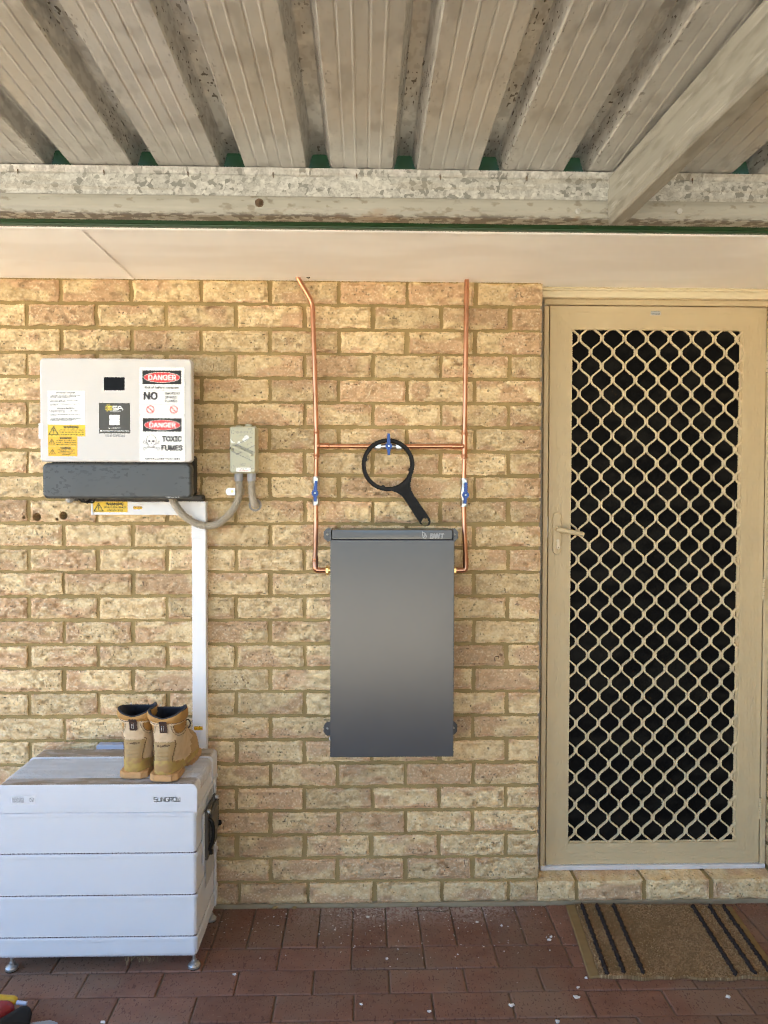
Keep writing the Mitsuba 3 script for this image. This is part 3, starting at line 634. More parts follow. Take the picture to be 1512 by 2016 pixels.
# ------------------------------------------------------------------ isolator switch
ISO = thing('isolator_switch', 'beige weatherproof isolator switch with lever pointing down right', 'switch')
fpart(ISO, 'box', stack(-.4570, -.3680, 1.5365, 1.6965, .006, [(.002, -.003), (.0, .002), (0, .058), (.002, .060)]), 'm_isolator', 40)
fpart(ISO, 'lid', stack(-.4550, -.3690, 1.5394, 1.6930, .006, [(.001, .058), (0, .060), (0, .0765), (.001, .0790), (.003, .080)], 8), 'm_isolator', 40)
fpart(ISO, 'top_plug', cyl((-.432, 1.696, .03), (-.432, 1.701, .03), .012), 'm_isolator', 40); fpart(ISO, 'top_plug', cyl((-.398, 1.695, .035), (-.398, 1.7055, .035), .0125), 'm_isolator', 40)
for x, y in ((-.4451, 1.6758), (-.3804, 1.6761), (-.4446, 1.5567), (-.3793, 1.5565)):
    s = fpart(ISO, 'screw', cyl((x, y, .079), (x, y, .0803), .0046, 20), 'm_isolator', 40)
    fpart(s, 'rim', prism(Point(x, y).buffer(.0056).difference(Point(x, y).buffer(.0048)), .0795, .0803), 'm_grey_ink')
pv = np.array([-.4288, 1.6170])
def chan(a0):        # raised V channel ribs around the handle
    d_ = np.array([math.cos(math.radians(a0)), math.sin(math.radians(a0))]); n_ = np.array([-d_[1], d_[0]])
    return [LineString([tuple(pv + d_ * -.012 + n_ * .0145 * s), tuple(pv + d_ * .062 + n_ * .0145 * s)]) for s in (1, -1)]
lid_poly = sbox(-.4535, 1.541, -.3705, 1.6915)
fpart(ISO, 'channel_rib', prism(unary_union([l.buffer(.0008) for l in chan(28) + chan(-25)] + [Point(*pv).buffer(.0150).difference(Point(*pv).buffer(.0137))]).intersection(lid_poly), .0795, .0815), 'm_grey_ink', False)
d_ = np.array([math.cos(math.radians(-25)), math.sin(math.radians(-25))]); n_ = np.array([-d_[1], d_[0]])
a_, b_ = pv + d_ * -.022 + n_ * .0015, pv + d_ * .050 + n_ * .0025
fpart(ISO, 'switch_disc', cyl((*pv, .0790), (*pv, .0850), .0128, 28, .001), 'm_isolator', 40)
fpart(ISO, 'lever', [prism(LineString([tuple(a_), tuple(b_)]).buffer(.0036), .083, .101), prism(LineString([tuple(a_ - n_ * .002), tuple(a_ - n_ * .013 + d_ * .004)]).buffer(.0020), .083, .095)], 'm_isolator', 30, label='beige switch lever turned to on')
fpart(ISO, 'lever_slot', prism(LineString([tuple(a_ - n_ * .005), tuple(a_ - n_ * .0115 + d_ * .001)]).buffer(.0016), .0790, .0955), 'm_ink', False)
tt = []
for sgn, (s_, a0) in zip((1, -1), (('O OFF', 28), ('I ON', -25))):
    m = text(s_, 0, .022, 0, .0046, 0, False, 'l'); m.apply_transform(trimesh.transformations.rotation_matrix(math.radians(a0), [0, 0, 1])); q = pv + np.array([math.cos(math.radians(a0)), math.sin(math.radians(a0))]) * .036 + np.array([-math.sin(math.radians(a0)), math.cos(math.radians(a0))]) * (-.004 if a0 > 0 else -.0105)
    m.apply_translation([q[0], q[1], .0800]); tt.append(m)
tt += [text('IP66', -.4500, -.4400, 1.6850, .0024, .080), text('REGENT', -.3960, -.3755, 1.6850, .0026, .080, True), text('This equipment must be isolated', -.4360, -.3920, 1.6775, .0022, .080), text('before removing the cover and', -.4360, -.3925, 1.6745, .0022, .080), text('locked off at all times', -.4360, -.3990, 1.6715, .0022, .080), text('ISOLATOR', -.4225, -.4040, 1.6630, .0028, .080),
       text('AUSTRALIAN', -.4220, -.4000, 1.5680, .0022, .080), text('AS/NZS 60947.3', -.4250, -.3970, 1.5645, .0022, .080), text('32A 500V', -.4200, -.4020, 1.5612, .0022, .080)]
fpart(ISO, 'print', tt, 'm_grey_ink')
fpart(ISO, 'scuff', prism(unary_union([Point(-.398, 1.6575).buffer(.008), Point(-.444, 1.6440).buffer(.007), Point(-.424, 1.6395).buffer(.005), Point(-.4050, 1.6500).buffer(.007), Point(-.447, 1.6480).buffer(.006)]).difference(Point(-.4370, 1.6560).buffer(.0145)).difference(sbox(-.5, 1.5, -.4285, 1.6325)), .0795, .0801), 'm_isolator_scuff', False, label='whitish scuffed patch on the lid')
s = fpart(ISO, 'sticker', prism(sbox(-.4337, 1.5406, -.3841, 1.5549), .0795, .0806), 'm_sign_white', label='small white inverter isolator sticker')
fpart(s, 'print', [text('INVERTER', -.4205, -.3980, 1.5490, .0036, .0806)], 'm_grey_ink'); fpart(s, 'red_print', [text('A.C. ISOLATOR', -.4255, -.3925, 1.5435, .0036, .0806)], 'm_sign_red')
for x in (-.4317, -.3878):
    fpart(ISO, 'gland', [tube([(x, 1.5385, .038), (x, 1.513, .038)], .0152, 10), cyl((x, 1.516, .038), (x, 1.510, .038), .0135)], 'm_gland', 20, label=None)

def corrugated(path, r=.0122, amp=.0011, pitch=.0047):
    p = smoothpath(path, pitch / 6); i = np.arange(len(p)); return tube(p, r + amp * np.cos(i * 2 * np.pi / 6), 18)
CON = thing('flexible_conduit', 'grey corrugated conduit looping from inverter underside up to the isolator', 'conduit')
part(CON, 'hose', front(corrugated([(-.6480, 1.458, .095), (-.6440, 1.4400, .088), (-.6320, 1.4126, .072), (-.6083, 1.3834, .058), (-.5741, 1.3615, .050), (-.5371, 1.3540, .047), (-.5053, 1.3597, .045), (-.4735, 1.3837, .042), (-.4469, 1.4157, .038), (-.4328, 1.4530, .032), (-.4306, 1.4790, .030), (-.4312, 1.5000, .037), (-.4317, 1.520, .038)])), 'm_conduit', 40)
CON2 = thing('flexible_conduit', 'short grey corrugated conduit bending from isolator into a hole in the wall', 'conduit')
part(CON2, 'hose', front(corrugated([(-.3878, 1.520, .038), (-.3876, 1.498, .037), (-.3870, 1.470, .036), (-.3850, 1.450, .034), (-.3815, 1.434, .024), (-.3805, 1.428, .005), (-.3805, 1.427, -.02)])), 'm_conduit', 40)
fpart(CON2, 'wall_seal', loft([np.array([(-.3805 + r * math.cos(a) * 1.0, 1.4265 + r * math.sin(a), zz + .0006 * math.sin(5 * a)) for a in np.linspace(0, 2 * np.pi, 24, endpoint=False)]) for r, zz in ((.0225, -.006), (.0225, .0015), (.0185, .0035), (.0150, .002), (.0145, -.006))], False), 'm_sealant', 40, label='rough ring of sealant at the wall hole')
SAD = thing('pipe_saddle', 'shiny half saddle clamp screwed to the wall over the left conduit', 'clamp')
th = np.radians(np.linspace(0, 180, 20)); R_ = .0140
arc = [(-.4318 - R_ * math.cos(a) * 1.0, .030 - .006 + R_ * math.sin(a)) for a in th[::-1]]
pr = [(-.4318 + R_, .001)] + [(-.4318 + R_ * math.cos(a), .026 + R_ * math.sin(a)) for a in th] + [(-.4318 - R_, .006), (-.4490, .0045), (-.4735, .004)]
sp = prism(LineString(pr).buffer(.0008), 1.4612, 1.4860); sp.apply_transform(np.array([[1, 0, 0, 0], [0, 0, 1, 0], [0, 1, 0, 0], [0, 0, 0, 1.0]])); sp.fix_normals()
fpart(SAD, 'strap', sp, 'm_chrome', 30)
fpart(SAD, 'tab_end', cyl((-.4700, 1.4736, .0030), (-.4700, 1.4736, .0050), .0124), 'm_chrome', 30)
fpart(SAD, 'screw', [cyl((-.4605, 1.4745, .004), (-.4605, 1.4745, .0078), .0052, 16, .001), prism(affinity.rotate(sbox(-.4645, 1.4739, -.4565, 1.4751), 45), .0078, .0081)], 'm_brass', 30)

# ------------------------------------------------------------------ copper pipework
PIPE = thing('copper_pipework', 'shiny copper water pipes in an H shape feeding the grey cabinet', 'pipework')
PR = .0079
def fpipe(path, r=PR, step=.01): return front(tube(smoothpath(path, step, 3), r, 20))
part(PIPE, 'pipe', fpipe([(-.2300, 2.2150, .030), (-.2261, 2.2051, .030), (-.1925, 2.150, .027), (-.1795, 2.125, .025), (-.1775, 2.09, .025), (-.1725, 1.93, .025), (-.1660, 1.690, .025)]), 'm_copper', 40, label='left riser with a kink at the soffit')
part(PIPE, 'pipe', fpipe([(.3553, 2.2118, .025), (.3540, 2.0319, .025), (.3519, 1.8154, .025), (.3505, 1.690, .025)]), 'm_copper', 40, label='straight right riser')
part(PIPE, 'pipe', fpipe([(-.120, 1.6329, .025), (.034, 1.6325, .025)]), 'm_copper', 40)
part(PIPE, 'pipe', fpipe([(.134, 1.6325, .025), (.312, 1.6345, .025)]), 'm_copper', 40)
part(PIPE, 'pipe', fpipe([(-.1655, 1.588, .025), (-.1662, 1.515, .025)]), 'm_copper', 40)
part(PIPE, 'pipe', fpipe([(.3498, 1.588, .025), (.3494, 1.513, .025)]), 'm_copper', 40)
part(PIPE, 'pipe', fpipe([(-.1668, 1.440, .025), (-.1665, 1.34, .028), (-.1672, 1.245, .052)]), 'm_copper', 40)
part(PIPE, 'pipe', fpipe([(.3492, 1.436, .025), (.3510, 1.33, .029), (.3530, 1.245, .052)]), 'm_copper', 40)
def collar(c, ax, L=.010, r=.0104):
    c = np.array(c, float); ax = np.array(ax, float) / np.linalg.norm(ax); t_ = np.linspace(-1, 1, 9)
    return tube([c + ax * L * q for q in t_], [r - .0016, r, r + .0004, r, r - .0009, r, r + .0004, r, r - .0016], 20)
for sx, x in ((1, -.1645), (-1, .3502)):
    fpart(PIPE, 'tee_fitting', [cyl((x - .0003 * sx, 1.690, .025), (x, 1.590, .025), .0094, 20, .0015), cyl((x, 1.6335, .025), (x + sx * .044, 1.6332, .025), .0094, 20, .0015), collar((x - .0006 * sx, 1.679, .025), (0, 1, 0), .006), collar((x, 1.600, .025), (0, 1, 0), .006), collar((x + sx * .036, 1.6332, .025), (1, 0, 0), .006), ball((x + sx * .006, 1.6335, .027), .0098)], 'm_copper', 40)
fpart(PIPE, 'elbow_fitting', [tube(smoothpath([(-.1672, 1.252, .051), (-.1668, 1.2140, .060), (-.1640, 1.2045, .060), (-.1520, 1.2040, .060), (-.1240, 1.2040, .060)], .004), .0094, 20), collar((-.1671, 1.238, .054), (.0, -1, .25), .008, .0108)], 'm_copper', 40)
fpart(PIPE, 'elbow_fitting', [tube(smoothpath([(.3530, 1.252, .051), (.3526, 1.2140, .060), (.3500, 1.2045, .060), (.3380, 1.2040, .060), (.3130, 1.2040, .060)], .004), .0094, 20), collar((.3530, 1.238, .054), (.0, -1, .25), .008, .0108)], 'm_copper', 40)
fpart(PIPE, 'brass_nut', [hexprism((-.1300, 1.2040, .060), (-.1215, 1.2040, .060), .0165), cyl((-.1220, 1.2040, .060), (-.100, 1.2040, .060), .0120, 20, .001)], 'm_brass', 20)
fpart(PIPE, 'brass_nut', [hexprism((.3180, 1.2040, .060), (.3115, 1.2040, .060), .0145), cyl((.312, 1.2040, .060), (.295, 1.2040, .060), .0115, 20, .001)], 'm_brass', 20)
def valve(c, ax, tilt):
    """ball valve: body between two hexagon nuts, blue butterfly handle standing off its stem"""
    c = np.array(c, float); ax = np.array(ax, float); L = .0475
    v = PIPE + '__ball_valve'; v = free(v) if v in labels else v
    k = put(v, front(cat([tube([c - ax * .034, c - ax * .022, c - ax * .012, c + ax * .012, c + ax * .022, c + ax * .034], [.0095, .0100, .0130, .0130, .0100, .0095], 16), cyl(c, c + np.array([0, 0, .030]), .0058, 16)])), 'm_nickel', 30)
    for s in (-1, 1):
        put(k + '__nut', front(cat([hexprism(c + ax * s * (L - .021), c + ax * s * (L - .003), .0142), cyl(c + ax * s * (L - .004), c + ax * s * (L + .003), .0120, 20, .001)])), 'm_nickel', 20)
    return k
def handle(k, c, top, bot, z0=.050):
    """blue wing handle in front axes: long arm to top, short arm to bot"""
    c, top, bot = (np.array(q, float) for q in (c, top, bot))
    d1, d2 = (top - c), (bot - c); n1, n2 = np.array([-d1[1], d1[0]]) / np.linalg.norm(d1), np.array([-d2[1], d2[0]]) / np.linalg.norm(d2)
    arm = lambda d, n, w0, w1: Polygon([tuple(c + n * w0), tuple(c + d * .45 + n * w1), tuple(c + d + n * w1 * .72), tuple(c + d - n * w1 * .72), tuple(c + d * .45 - n * w1), tuple(c - n * w0)]).buffer(.0012)
    g = unary_union([arm(d1, n1, .0060, .0046), arm(d2, n2, .0056, .0046), Point(*c).buffer(.0118)])
    sh = [prism(g, z0, z0 + .0045), prism(g.buffer(-.0014), z0 + .0044, z0 + .0062), prism(Point(*c).buffer(.0118).difference(Point(*c).buffer(.0068)), z0 + .004, z0 + .0095)]
    put(k + '__handle', front(cat(sh)), 'm_blue', 30)
    put(k + '__handle_screw', front(cat([cyl((*c, z0), (*c, z0 + .0085), .0036, 12, .0008)])), 'm_chrome', 40)
kv = valve((-.1667, 1.4767, .025), (0, 1, 0), 0); handle(kv, (-.1680, 1.4690), (-.1640, 1.5100), (-.1672, 1.4410)); labels[kv] = {'label': 'left ball valve with blue handle in line with the pipe'}
kv = valve((.3494, 1.4727, .025), (0, 1, 0), 0); handle(kv, (.3510, 1.4640), (.3535, 1.5060), (.3502, 1.4355)); labels[kv] = {'label': 'right ball valve with blue handle in line with the pipe'}
kv = valve((.0850, 1.6325, .025), (1, 0, 0), 0); handle(kv, (.0850, 1.6318), (.0846, 1.6740), (.0860, 1.6020), .052); labels[kv] = {'label': 'middle bypass valve with blue handle across the pipe'}

# ------------------------------------------------------------------ filter wrench
WR = thing('filter_wrench', 'black plastic filter housing wrench hung by its ring from the middle valve', 'wrench')
C = (.0832, 1.5677); ro, ri = .0912, .0768
th = np.linspace(0, 2 * np.pi, 73)[:-1]
rg = []
for q, zz in ((ro, .0355), (ro, .0465), (ro - .002, .0485), ((ro + ri) / 2, .0470), (ri + .002, .0485), (ri, .0465), (ri, .0355)):
    rg.append(np.column_stack([C[0] + q * np.cos(th), C[1] + q * np.sin(th), np.full(len(th), zz)]))
m = loft(rg + [rg[0]], False)
fpart(WR, 'ring', m, 'm_black', 35)
for a in (167, -12, 258, 72, 122):
    w_ = .075 if a in (167, -12, 258) else .018
    seg = [(C[0] + q * math.cos(math.radians(a) + t_), C[1] + q * math.sin(math.radians(a) + t_)) for q, ts in ((ro - .0006, np.linspace(-w_, w_, 8)), ((ri - .004) if w_ > .05 else ri, np.linspace(w_, -w_, 8))) for t_ in ts]
    fpart(WR, 'ring_lug', prism(Polygon(seg), .0350, .0497), 'm_black', 30)
hand = Polygon([(.1660, 1.5260), (.1615, 1.5080), (.1605, 1.4950), (.1640, 1.4800), (.1719, 1.4653), (.2270, 1.3850), (.2310, 1.3760), (.2310, 1.3670), (.2270, 1.3600), (.2190, 1.3560), (.2100, 1.3555), (.2010, 1.3590), (.1956, 1.3640), (.1394, 1.4500), (.1300, 1.4610), (.1161, 1.4705), (.0980, 1.4775), (.0800, 1.4790), (.0950, 1.4830), (.1250, 1.4905), (.1480, 1.5060)])
hexh = Polygon([(.2123 + .0142 * math.cos(math.radians(a)), 1.3700 + .0142 * math.sin(math.radians(a))) for a in range(0, 360, 60)])
hand = hand.buffer(.002).buffer(-.002).difference(hexh)
core = hand.difference(Point(*C).buffer(ro - .002))
fpart(WR, 'handle', [prism(core, .0375, .0445), prism(core.difference(core.buffer(-.0040)), .0365, .0490)], 'm_black', 30)
ribs = []
u = np.array([.2123 - .1560, 1.3700 - 1.4830]); u /= np.linalg.norm(u); nv = np.array([-u[1], u[0]])
for i in range(-3, 10):
    for s in (1, -1):
        b0 = np.array([.1560, 1.4830]) + u * (i * (.012 if i < 3 else .017)); dd = u * .72 + nv * s * .69
        ribs.append(LineString([tuple(b0 - dd * .05), tuple(b0 + dd * .05)]).buffer(.0008))
fpart(WR, 'lattice_rib', prism(unary_union(ribs).intersection(core.buffer(-.003)), .0440, .0478), 'm_black', False)

# ------------------------------------------------------------------ filter cabinet
CAB = thing('filter_cabinet', 'tall grey metal water filter cabinet hung on the brick wall', 'cabinet')
fpart(CAB, 'body', stack(-.1115, .3032, .5835, 1.3135, .003, [(0, .002), (0, .1435), (.0006, .1452), (.0022, .146)]), 'm_cabinet', 30)
fpart(CAB, 'back_plate', box(-.1080, .3000, .5900, 1.3440, .001, .004), 'm_cabinet', False)
fpart(CAB, 'lid', stack(-.1060, .2965, 1.3150, 1.3478, .003, [(0, .002), (0, .1442), (.0008, .1458), (.0024, .1465)]), 'm_cabinet', 30, label='narrow lid strip along the top with a pale logo')
for x in (-.1100, .3012): fpart(CAB, 'lid_cheek', box(x - .0012, x + .0012, 1.3142, 1.3470, .004, .1432), 'm_cabinet', False)
for x, s in ((-.112, -1), (.304, 1)):
    for y0, y1 in ((1.2995, 1.3462), (.6120, .6615)):
        tb = Polygon([(x - s * .01, y0), (x + s * .0165, y0), (x + s * .0285, y0 + .012), (x + s * .0285, y1 - .012), (x + s * .0165, y1), (x - s * .01, y1)]).buffer(.004).buffer(-.004)
        k = fpart(CAB, 'fixing_tab', prism(tb, .001, .0040), 'm_cabinet', 30)
        fpart(k, 'screw', [ball((x + s * .0150, (y0 + y1) / 2 + .001, .0035), .0042)], 'm_zinc', 40)
for x in (-.1170, .3095): fpart(CAB, 'lower_bolt', box(x - .004, x + .004, .5985, .6065, .001, .012), 'm_sign_white', False)
fpart(CAB, 'logo_lettering', [text('BWT', .2180, .2700, 1.3198, .0150, .1465, True, squeeze=False, fat=.0009).apply_translation([.001, 0, 0])], 'm_cabinet_logo', False)
lg = LineString([(.1960, 1.3415), (.1960, 1.3270), (.2000, 1.3205), (.2065, 1.3205), (.2100, 1.3255), (.2070, 1.3310), (.2010, 1.3300)]).buffer(.0016)
lg2 = LineString([(.1995, 1.3390), (.2050, 1.3345), (.2050, 1.3290), (.2025, 1.3255)]).buffer(.0016)
fpart(CAB, 'logo_drop', prism(unary_union([lg, lg2]), .1464, .1469), 'm_cabinet_logo', False)

# ------------------------------------------------------------------ screen door and its frame
FR = thing('door_frame', 'beige metal door frame set in the brick opening', 'door frame')
Y8 = -.080           # front axes: door front lies 80 mm inside the wall face
fpart(FR, 'left_jamb', cbox(.6520, .6690, .0860, 2.1485, Y8 - .05, Y8 + .002, .0015), 'm_beige', 30)
fpart(FR, 'right_jamb', cbox(1.4725, 1.4915, .0860, 2.1485, Y8 - .05, Y8 + .002, .0015), 'm_beige', 30)
fpart(FR, 'head', cbox(.6520, 1.4915, 2.1535, 2.1735, Y8 - .05, Y8 + .003, .0015), 'm_beige', 30)
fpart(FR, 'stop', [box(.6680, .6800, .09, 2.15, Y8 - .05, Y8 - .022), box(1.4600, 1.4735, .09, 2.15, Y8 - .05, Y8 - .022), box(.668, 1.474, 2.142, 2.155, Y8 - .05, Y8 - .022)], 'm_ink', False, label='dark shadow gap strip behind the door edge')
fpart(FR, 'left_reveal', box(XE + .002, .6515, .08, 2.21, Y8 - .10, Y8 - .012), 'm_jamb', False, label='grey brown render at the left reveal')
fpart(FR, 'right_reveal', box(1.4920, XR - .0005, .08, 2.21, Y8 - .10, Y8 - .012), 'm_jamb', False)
fpart(FR, 'threshold', stack(.6530, 1.4900, .0830, .0990, .002, [(0, Y8 - .05), (0, Y8 + .006), (.0015, Y8 + .008)]), 'm_alu', 30, label='pale aluminium threshold strip')
fpart(FR, 'strike_plate', box(.6690, .6700, 1.310, 1.385, Y8 - .02, Y8 + .0), 'm_zinc', False)

DOOR = thing('screen_door', 'beige security screen door with diamond grille and lever handle', 'door')
XL, XR2, ZB, ZT, OL, OR, OB_, OT = .6735, 1.4680, .1010, 2.1500, .7555, 1.3830, .1800, 2.0655
def bar(poly, grooves, vertical):
    ms = [prism(poly, Y8 - .018, Y8 - .0012)]
    g = unary_union(grooves) if grooves else None
    ms.append(prism(poly.buffer(-.0006).difference(g) if g is not None else poly.buffer(-.0006), Y8 - .0013, Y8)); return ms
Lp = Polygon([(XL, ZB), (OL, OB_), (OL, OT), (XL, ZT)]); Rp = Polygon([(XR2, ZB), (XR2, ZT), (OR, OT), (OR, OB_)])
Tp = Polygon([(XL, ZT), (OL, OT), (OR, OT), (XR2, ZT)]); Bp = Polygon([(XL, ZB), (XR2, ZB), (OR, OB_), (OL, OB_)])
gv = lambda xs_: [sbox(x - .0007, 0, x + .0007, 3) for x in xs_]; gh = lambda ys_: [sbox(0, y - .0006, 3, y + .0006) for y in ys_]
fpart(DOOR, 'left_stile', bar(Lp, gv([XL + .026, XL + .036, XL + .0475, XL + .060, XL + .070]), 1), 'm_beige', False)
fpart(DOOR, 'right_stile', bar(Rp, gv([OR + .012, OR + .022, OR + .034, OR + .046, OR + .057, OR + .066]), 1), 'm_beige', False)
fpart(DOOR, 'top_rail', bar(Tp, gh([OT + .012, OT + .060]), 0), 'm_beige', False)
fpart(DOOR, 'bottom_rail', bar(Bp, gh([OB_ - .014, OB_ - .024, OB_ - .036, OB_ - .050, OB_ - .062]), 0), 'm_beige', False)
fpart(DOOR, 'screen', box(OL - .01, OR + .01, OB_ - .01, OT + .01, Y8 - .0175, Y8 - .0150), 'm_screen', False, label='black insect screen behind the grille')
fpart(DOOR, 'glazing_bead', box(OL - .001, OR + .001, OB_ - .001, OB_ + .004, Y8 - .0149, Y8 - .010), 'm_beige', False); fpart(DOOR, 'glazing_bead', box(OR - .008, OR + .001, OB_, OT, Y8 - .0149, Y8 - .011), 'm_beige', False)
# diamond grille: wavy flat bars touching their neighbours at the nodes
c0, dp, z0, dz, hn, tw = .8660, .04140, 2.0355, .05041, .0068, .0060
def sweep_flat(pts, w, d, y):
    p = np.asarray(pts, float); t_ = np.gradient(p, axis=0); t_ /= np.linalg.norm(t_, axis=1, keepdims=True); nn = np.column_stack([-t_[:, 1], t_[:, 0]])
    b = .0012; sec = [(-w / 2, y), (-w / 2, y + d - b), (-w / 2 + b, y + d), (w / 2 - b, y + d), (w / 2, y + d - b), (w / 2, y)]
    return loft([np.column_stack([p[:, 0] + s[0] * nn[:, 0], p[:, 1] + s[0] * nn[:, 1], np.full(len(p), s[1])]) for s in sec] + [np.column_stack([p[:, 0] - w / 2 * nn[:, 0], p[:, 1] - w / 2 * nn[:, 1], np.full(len(p), y)])], False, closed=False)
for k in range(-3, 13):
    pts = []; xa, xb = c0 + k * dp, c0 + (k + 1) * dp; ko = k
    for r in range(0, 40):
        zc = z0 + dz - r * dz
        left = ((k + r) % 2 == 1)
        xn = (xa + tw / 2 + .0004) if left else (xb - tw / 2 - .0004)
        sgn = 1 if left else -1
        for dzz, dx in ((hn + .0085, .0050), (hn + .0035, .0012), (hn, 0), (-hn, 0), (-hn - .0035, .0012), (-hn - .0085, .0050)): pts.append((xn + sgn * dx, zc + dzz))
    pts = np.array(pts)
    ln = LineString(pts).intersection(sbox(OL - .004, OB_ - .004, OR + .004, OT + .004))
    for g in getattr(ln, 'geoms', [ln]):
        if g.geom_type == 'LineString' and g.length > .02:
            fpart(DOOR, 'grille_bar', sweep_flat(np.array(g.coords), tw, .009, Y8 - .0138), 'm_beige_strand', 35)
HP = part(DOOR, 'handle_plate', front(cat([stack(.6872, .7185, 1.2490, 1.4005, .0150, [(0, Y8 - .001), (0, Y8 + .006), (.001, Y8 + .008), (.003, Y8 + .009)], 8)])), 'm_beige', 40)
fpart(HP, 'lever', [cyl((.7010, 1.3405, Y8 + .008), (.7010, 1.3405, Y8 + .013), .0145, 24, .001), cyl((.7010, 1.3405, Y8 + .008), (.7010, 1.3405, Y8 + .042), .0085, 20),
                    tube(smoothpath([(.6990, 1.3412, Y8 + .040), (.7100, 1.3390, Y8 + .042), (.7450, 1.3320, Y8 + .043), (.7700, 1.3270, Y8 + .041), (.7910, 1.3225, Y8 + .036)], .004), .0088, 16)], 'm_beige', 40)
fpart(HP, 'lock_cylinder', [cyl((.7058, 1.2755, Y8 + .004), (.7058, 1.2755, Y8 + .0145), .0075, 20, .0006), prism(LineString([(.7060, 1.2790), (.7062, 1.2990)]).buffer(.0045), Y8 + .004, Y8 + .0135)], 'm_chrome', 30)
fpart(HP, 'keyhole', prism(sbox(.7051, 1.2715, .7065, 1.2785), Y8 + .014, Y8 + .0148), 'm_ink', False)
for z1, z2 in ((1.913, 1.988), (1.081, 1.160), (.267, .346)):
    n5 = 5; hh = (z2 - z1) / n5
    k = fpart(DOOR, 'hinge', [cyl((1.4702, z1 + i * hh + .0004, Y8 + .004), (1.4702, z1 + (i + 1) * hh - .0004, Y8 + .004), .0056, 14, .0006) for i in range(n5)], 'm_beige', 40)
    fpart(k, 'pin', cyl((1.4702, z1, Y8 + .004), (1.4702, z2, Y8 + .004), .0046, 12), 'm_ink', 40)
k = fpart(DOOR, 'maker_label', prism(sbox(1.0405, 2.1185, 1.0765, 2.1338), Y8 - .0005, Y8 + .0006), 'm_zinc', False, label='tiny silver maker label on the top rail')
fpart(k, 'print', [prism(sbox(1.0425, y, 1.0745, y + .0022), Y8 + .0005, Y8 + .0009) for y in (2.1200, 2.1235, 2.1305)], 'm_grey_ink', False)

# ------------------------------------------------------------------ battery
BAT = thing('battery_cabinet', 'white stacked home battery cabinet standing on small steel feet', 'battery')
BX0, BX1, BYF, BYB = -1.1180, -.5055, .372, .030      # front axes: z = .372 is its front face
def module(z0_, z1_, lip=True):
    """a storey: body slightly inset, proud lip along its top edge. built by stacking outlines upwards in world z"""
    R = []
    prof = [(.0065, z0_), (.0045, z0_ + .004), (.0042, z1_ - .0145), (.0000, z1_ - .0120), (.0000, z1_ - .003), (.0022, z1_ - .0008)] if lip else [(.010, z0_), (.004, z0_ + .006), (.0020, z0_ + .012), (.0020, z1_ - .0135), (.0000, z1_ - .0115), (.0000, z1_ - .003), (.0022, z1_ - .0008)]
    for ins, zz in prof:
        q = ring(BX1 - BX0 - 2 * ins, BYF - BYB - 2 * ins, .016 - ins, 7)
        R.append(np.column_stack([q[:, 0] + (BX0 + BX1) / 2, q[:, 1] - (BYF + BYB) / 2, np.full(len(q), zz)]))
    return loft(R)
SE = [.0478, .1107, .2394, .3693, .4973]
part(BAT, 'base', module(SE[0], SE[1], False), 'm_battery', 35)
for a, b in zip(SE[1:-1], SE[2:]): part(BAT, 'battery_module', module(a + .0007, b), 'm_battery', 35)
for z_ in SE[1:]: part(BAT, 'seam', box(BX0 + .006, BX1 - .006, -BYF + .006, -BYB - .006, z_ - .004, z_ + .004), 'm_battery_seam', False)
# top cover: front outline with round top corners, run back to the wall
def arch(w0, w1, h0, h1, r, n=10):
    out = [(w0, h0)] + [(w0 + r - r * math.cos(a), h1 - r + r * math.sin(a)) for a in np.linspace(0, np.pi / 2, n)] + [(w1 - r + r * math.sin(a), h1 - r + r * math.cos(a)) for a in np.linspace(0, np.pi / 2, n)] + [(w1, h0)]
    return np.array(out)
H0, H1 = SE[4] + .0015, .5830
R = []
for ins, zz in ((.0075, .030), (.0040, .0345), (.0035, .366), (.0005, .3672), (0, .3690), (.0006, .3708), (.0024, .372)):
    q = arch(BX0 + ins, BX1 - ins, H0, H1 - ins, .019 - ins * .5); R.append(np.column_stack([q, np.full(len(q), zz)]))
TOP = part(BAT, 'top_cover', front(loft(R)), 'm_battery_top', 40, label='top cover dusty above and white in front')
R = []
for ins, zz in ((.0035, .3665), (.0004, .3675), (-.0001, .3690), (.0006, .3709), (.0022, .3722)):
    q = arch(BX0 + ins, BX1 - ins, H0 - .0002, H1 - ins, .019 - ins * .5); R.append(np.column_stack([q, np.full(len(q), zz)]))
part(BAT, 'front_panel', front(loft(R)), 'm_battery', 40, label='plain white front panel with round top corners')
ysr = np.linspace(-.303, -.140, 17)
for i, yr in enumerate(ysr):
    q = arch(BX0 + .0022, BX1 - .0022, H0 + .045, H1 - .0016, .018); q2 = arch(BX0 + .0050, BX1 - .0050, H0 + .045, H1 - .0045, .016)
    put(BAT + '__top_cover__vent_rib', loft([np.column_stack([q2[:, 0], np.full(len(q), yr - .0030), q2[:, 1]]), np.column_stack([q[:, 0], np.full(len(q), yr - .0016), q[:, 1]]), np.column_stack([q[:, 0], np.full(len(q), yr + .0016), q[:, 1]]), np.column_stack([q2[:, 0], np.full(len(q), yr + .0030), q2[:, 1]])], False, False), 'm_vent', 40)
q = arch(BX0 + .0010, BX1 - .0010, H0, H1 + .0005, .019); q2 = arch(BX0 + .0050, BX1 - .0050, H0, H1 - .0045, .016)
put(BAT + '__top_cover__rear_rib', loft([np.column_stack([a[:, 0], np.full(len(a), y_), a[:, 1]]) for a, y_ in ((q2, -.1295), (q, -.1275), (q, -.1225), (q2, -.1205))], False, False), 'm_battery', 40, label='white raised rib behind the vents')
fpart(BAT, 'brand_lettering', block_word('SUNGROW', -.6375, -.5560, .5302, .5430, .0023, .3722), 'm_faint_ink', False)
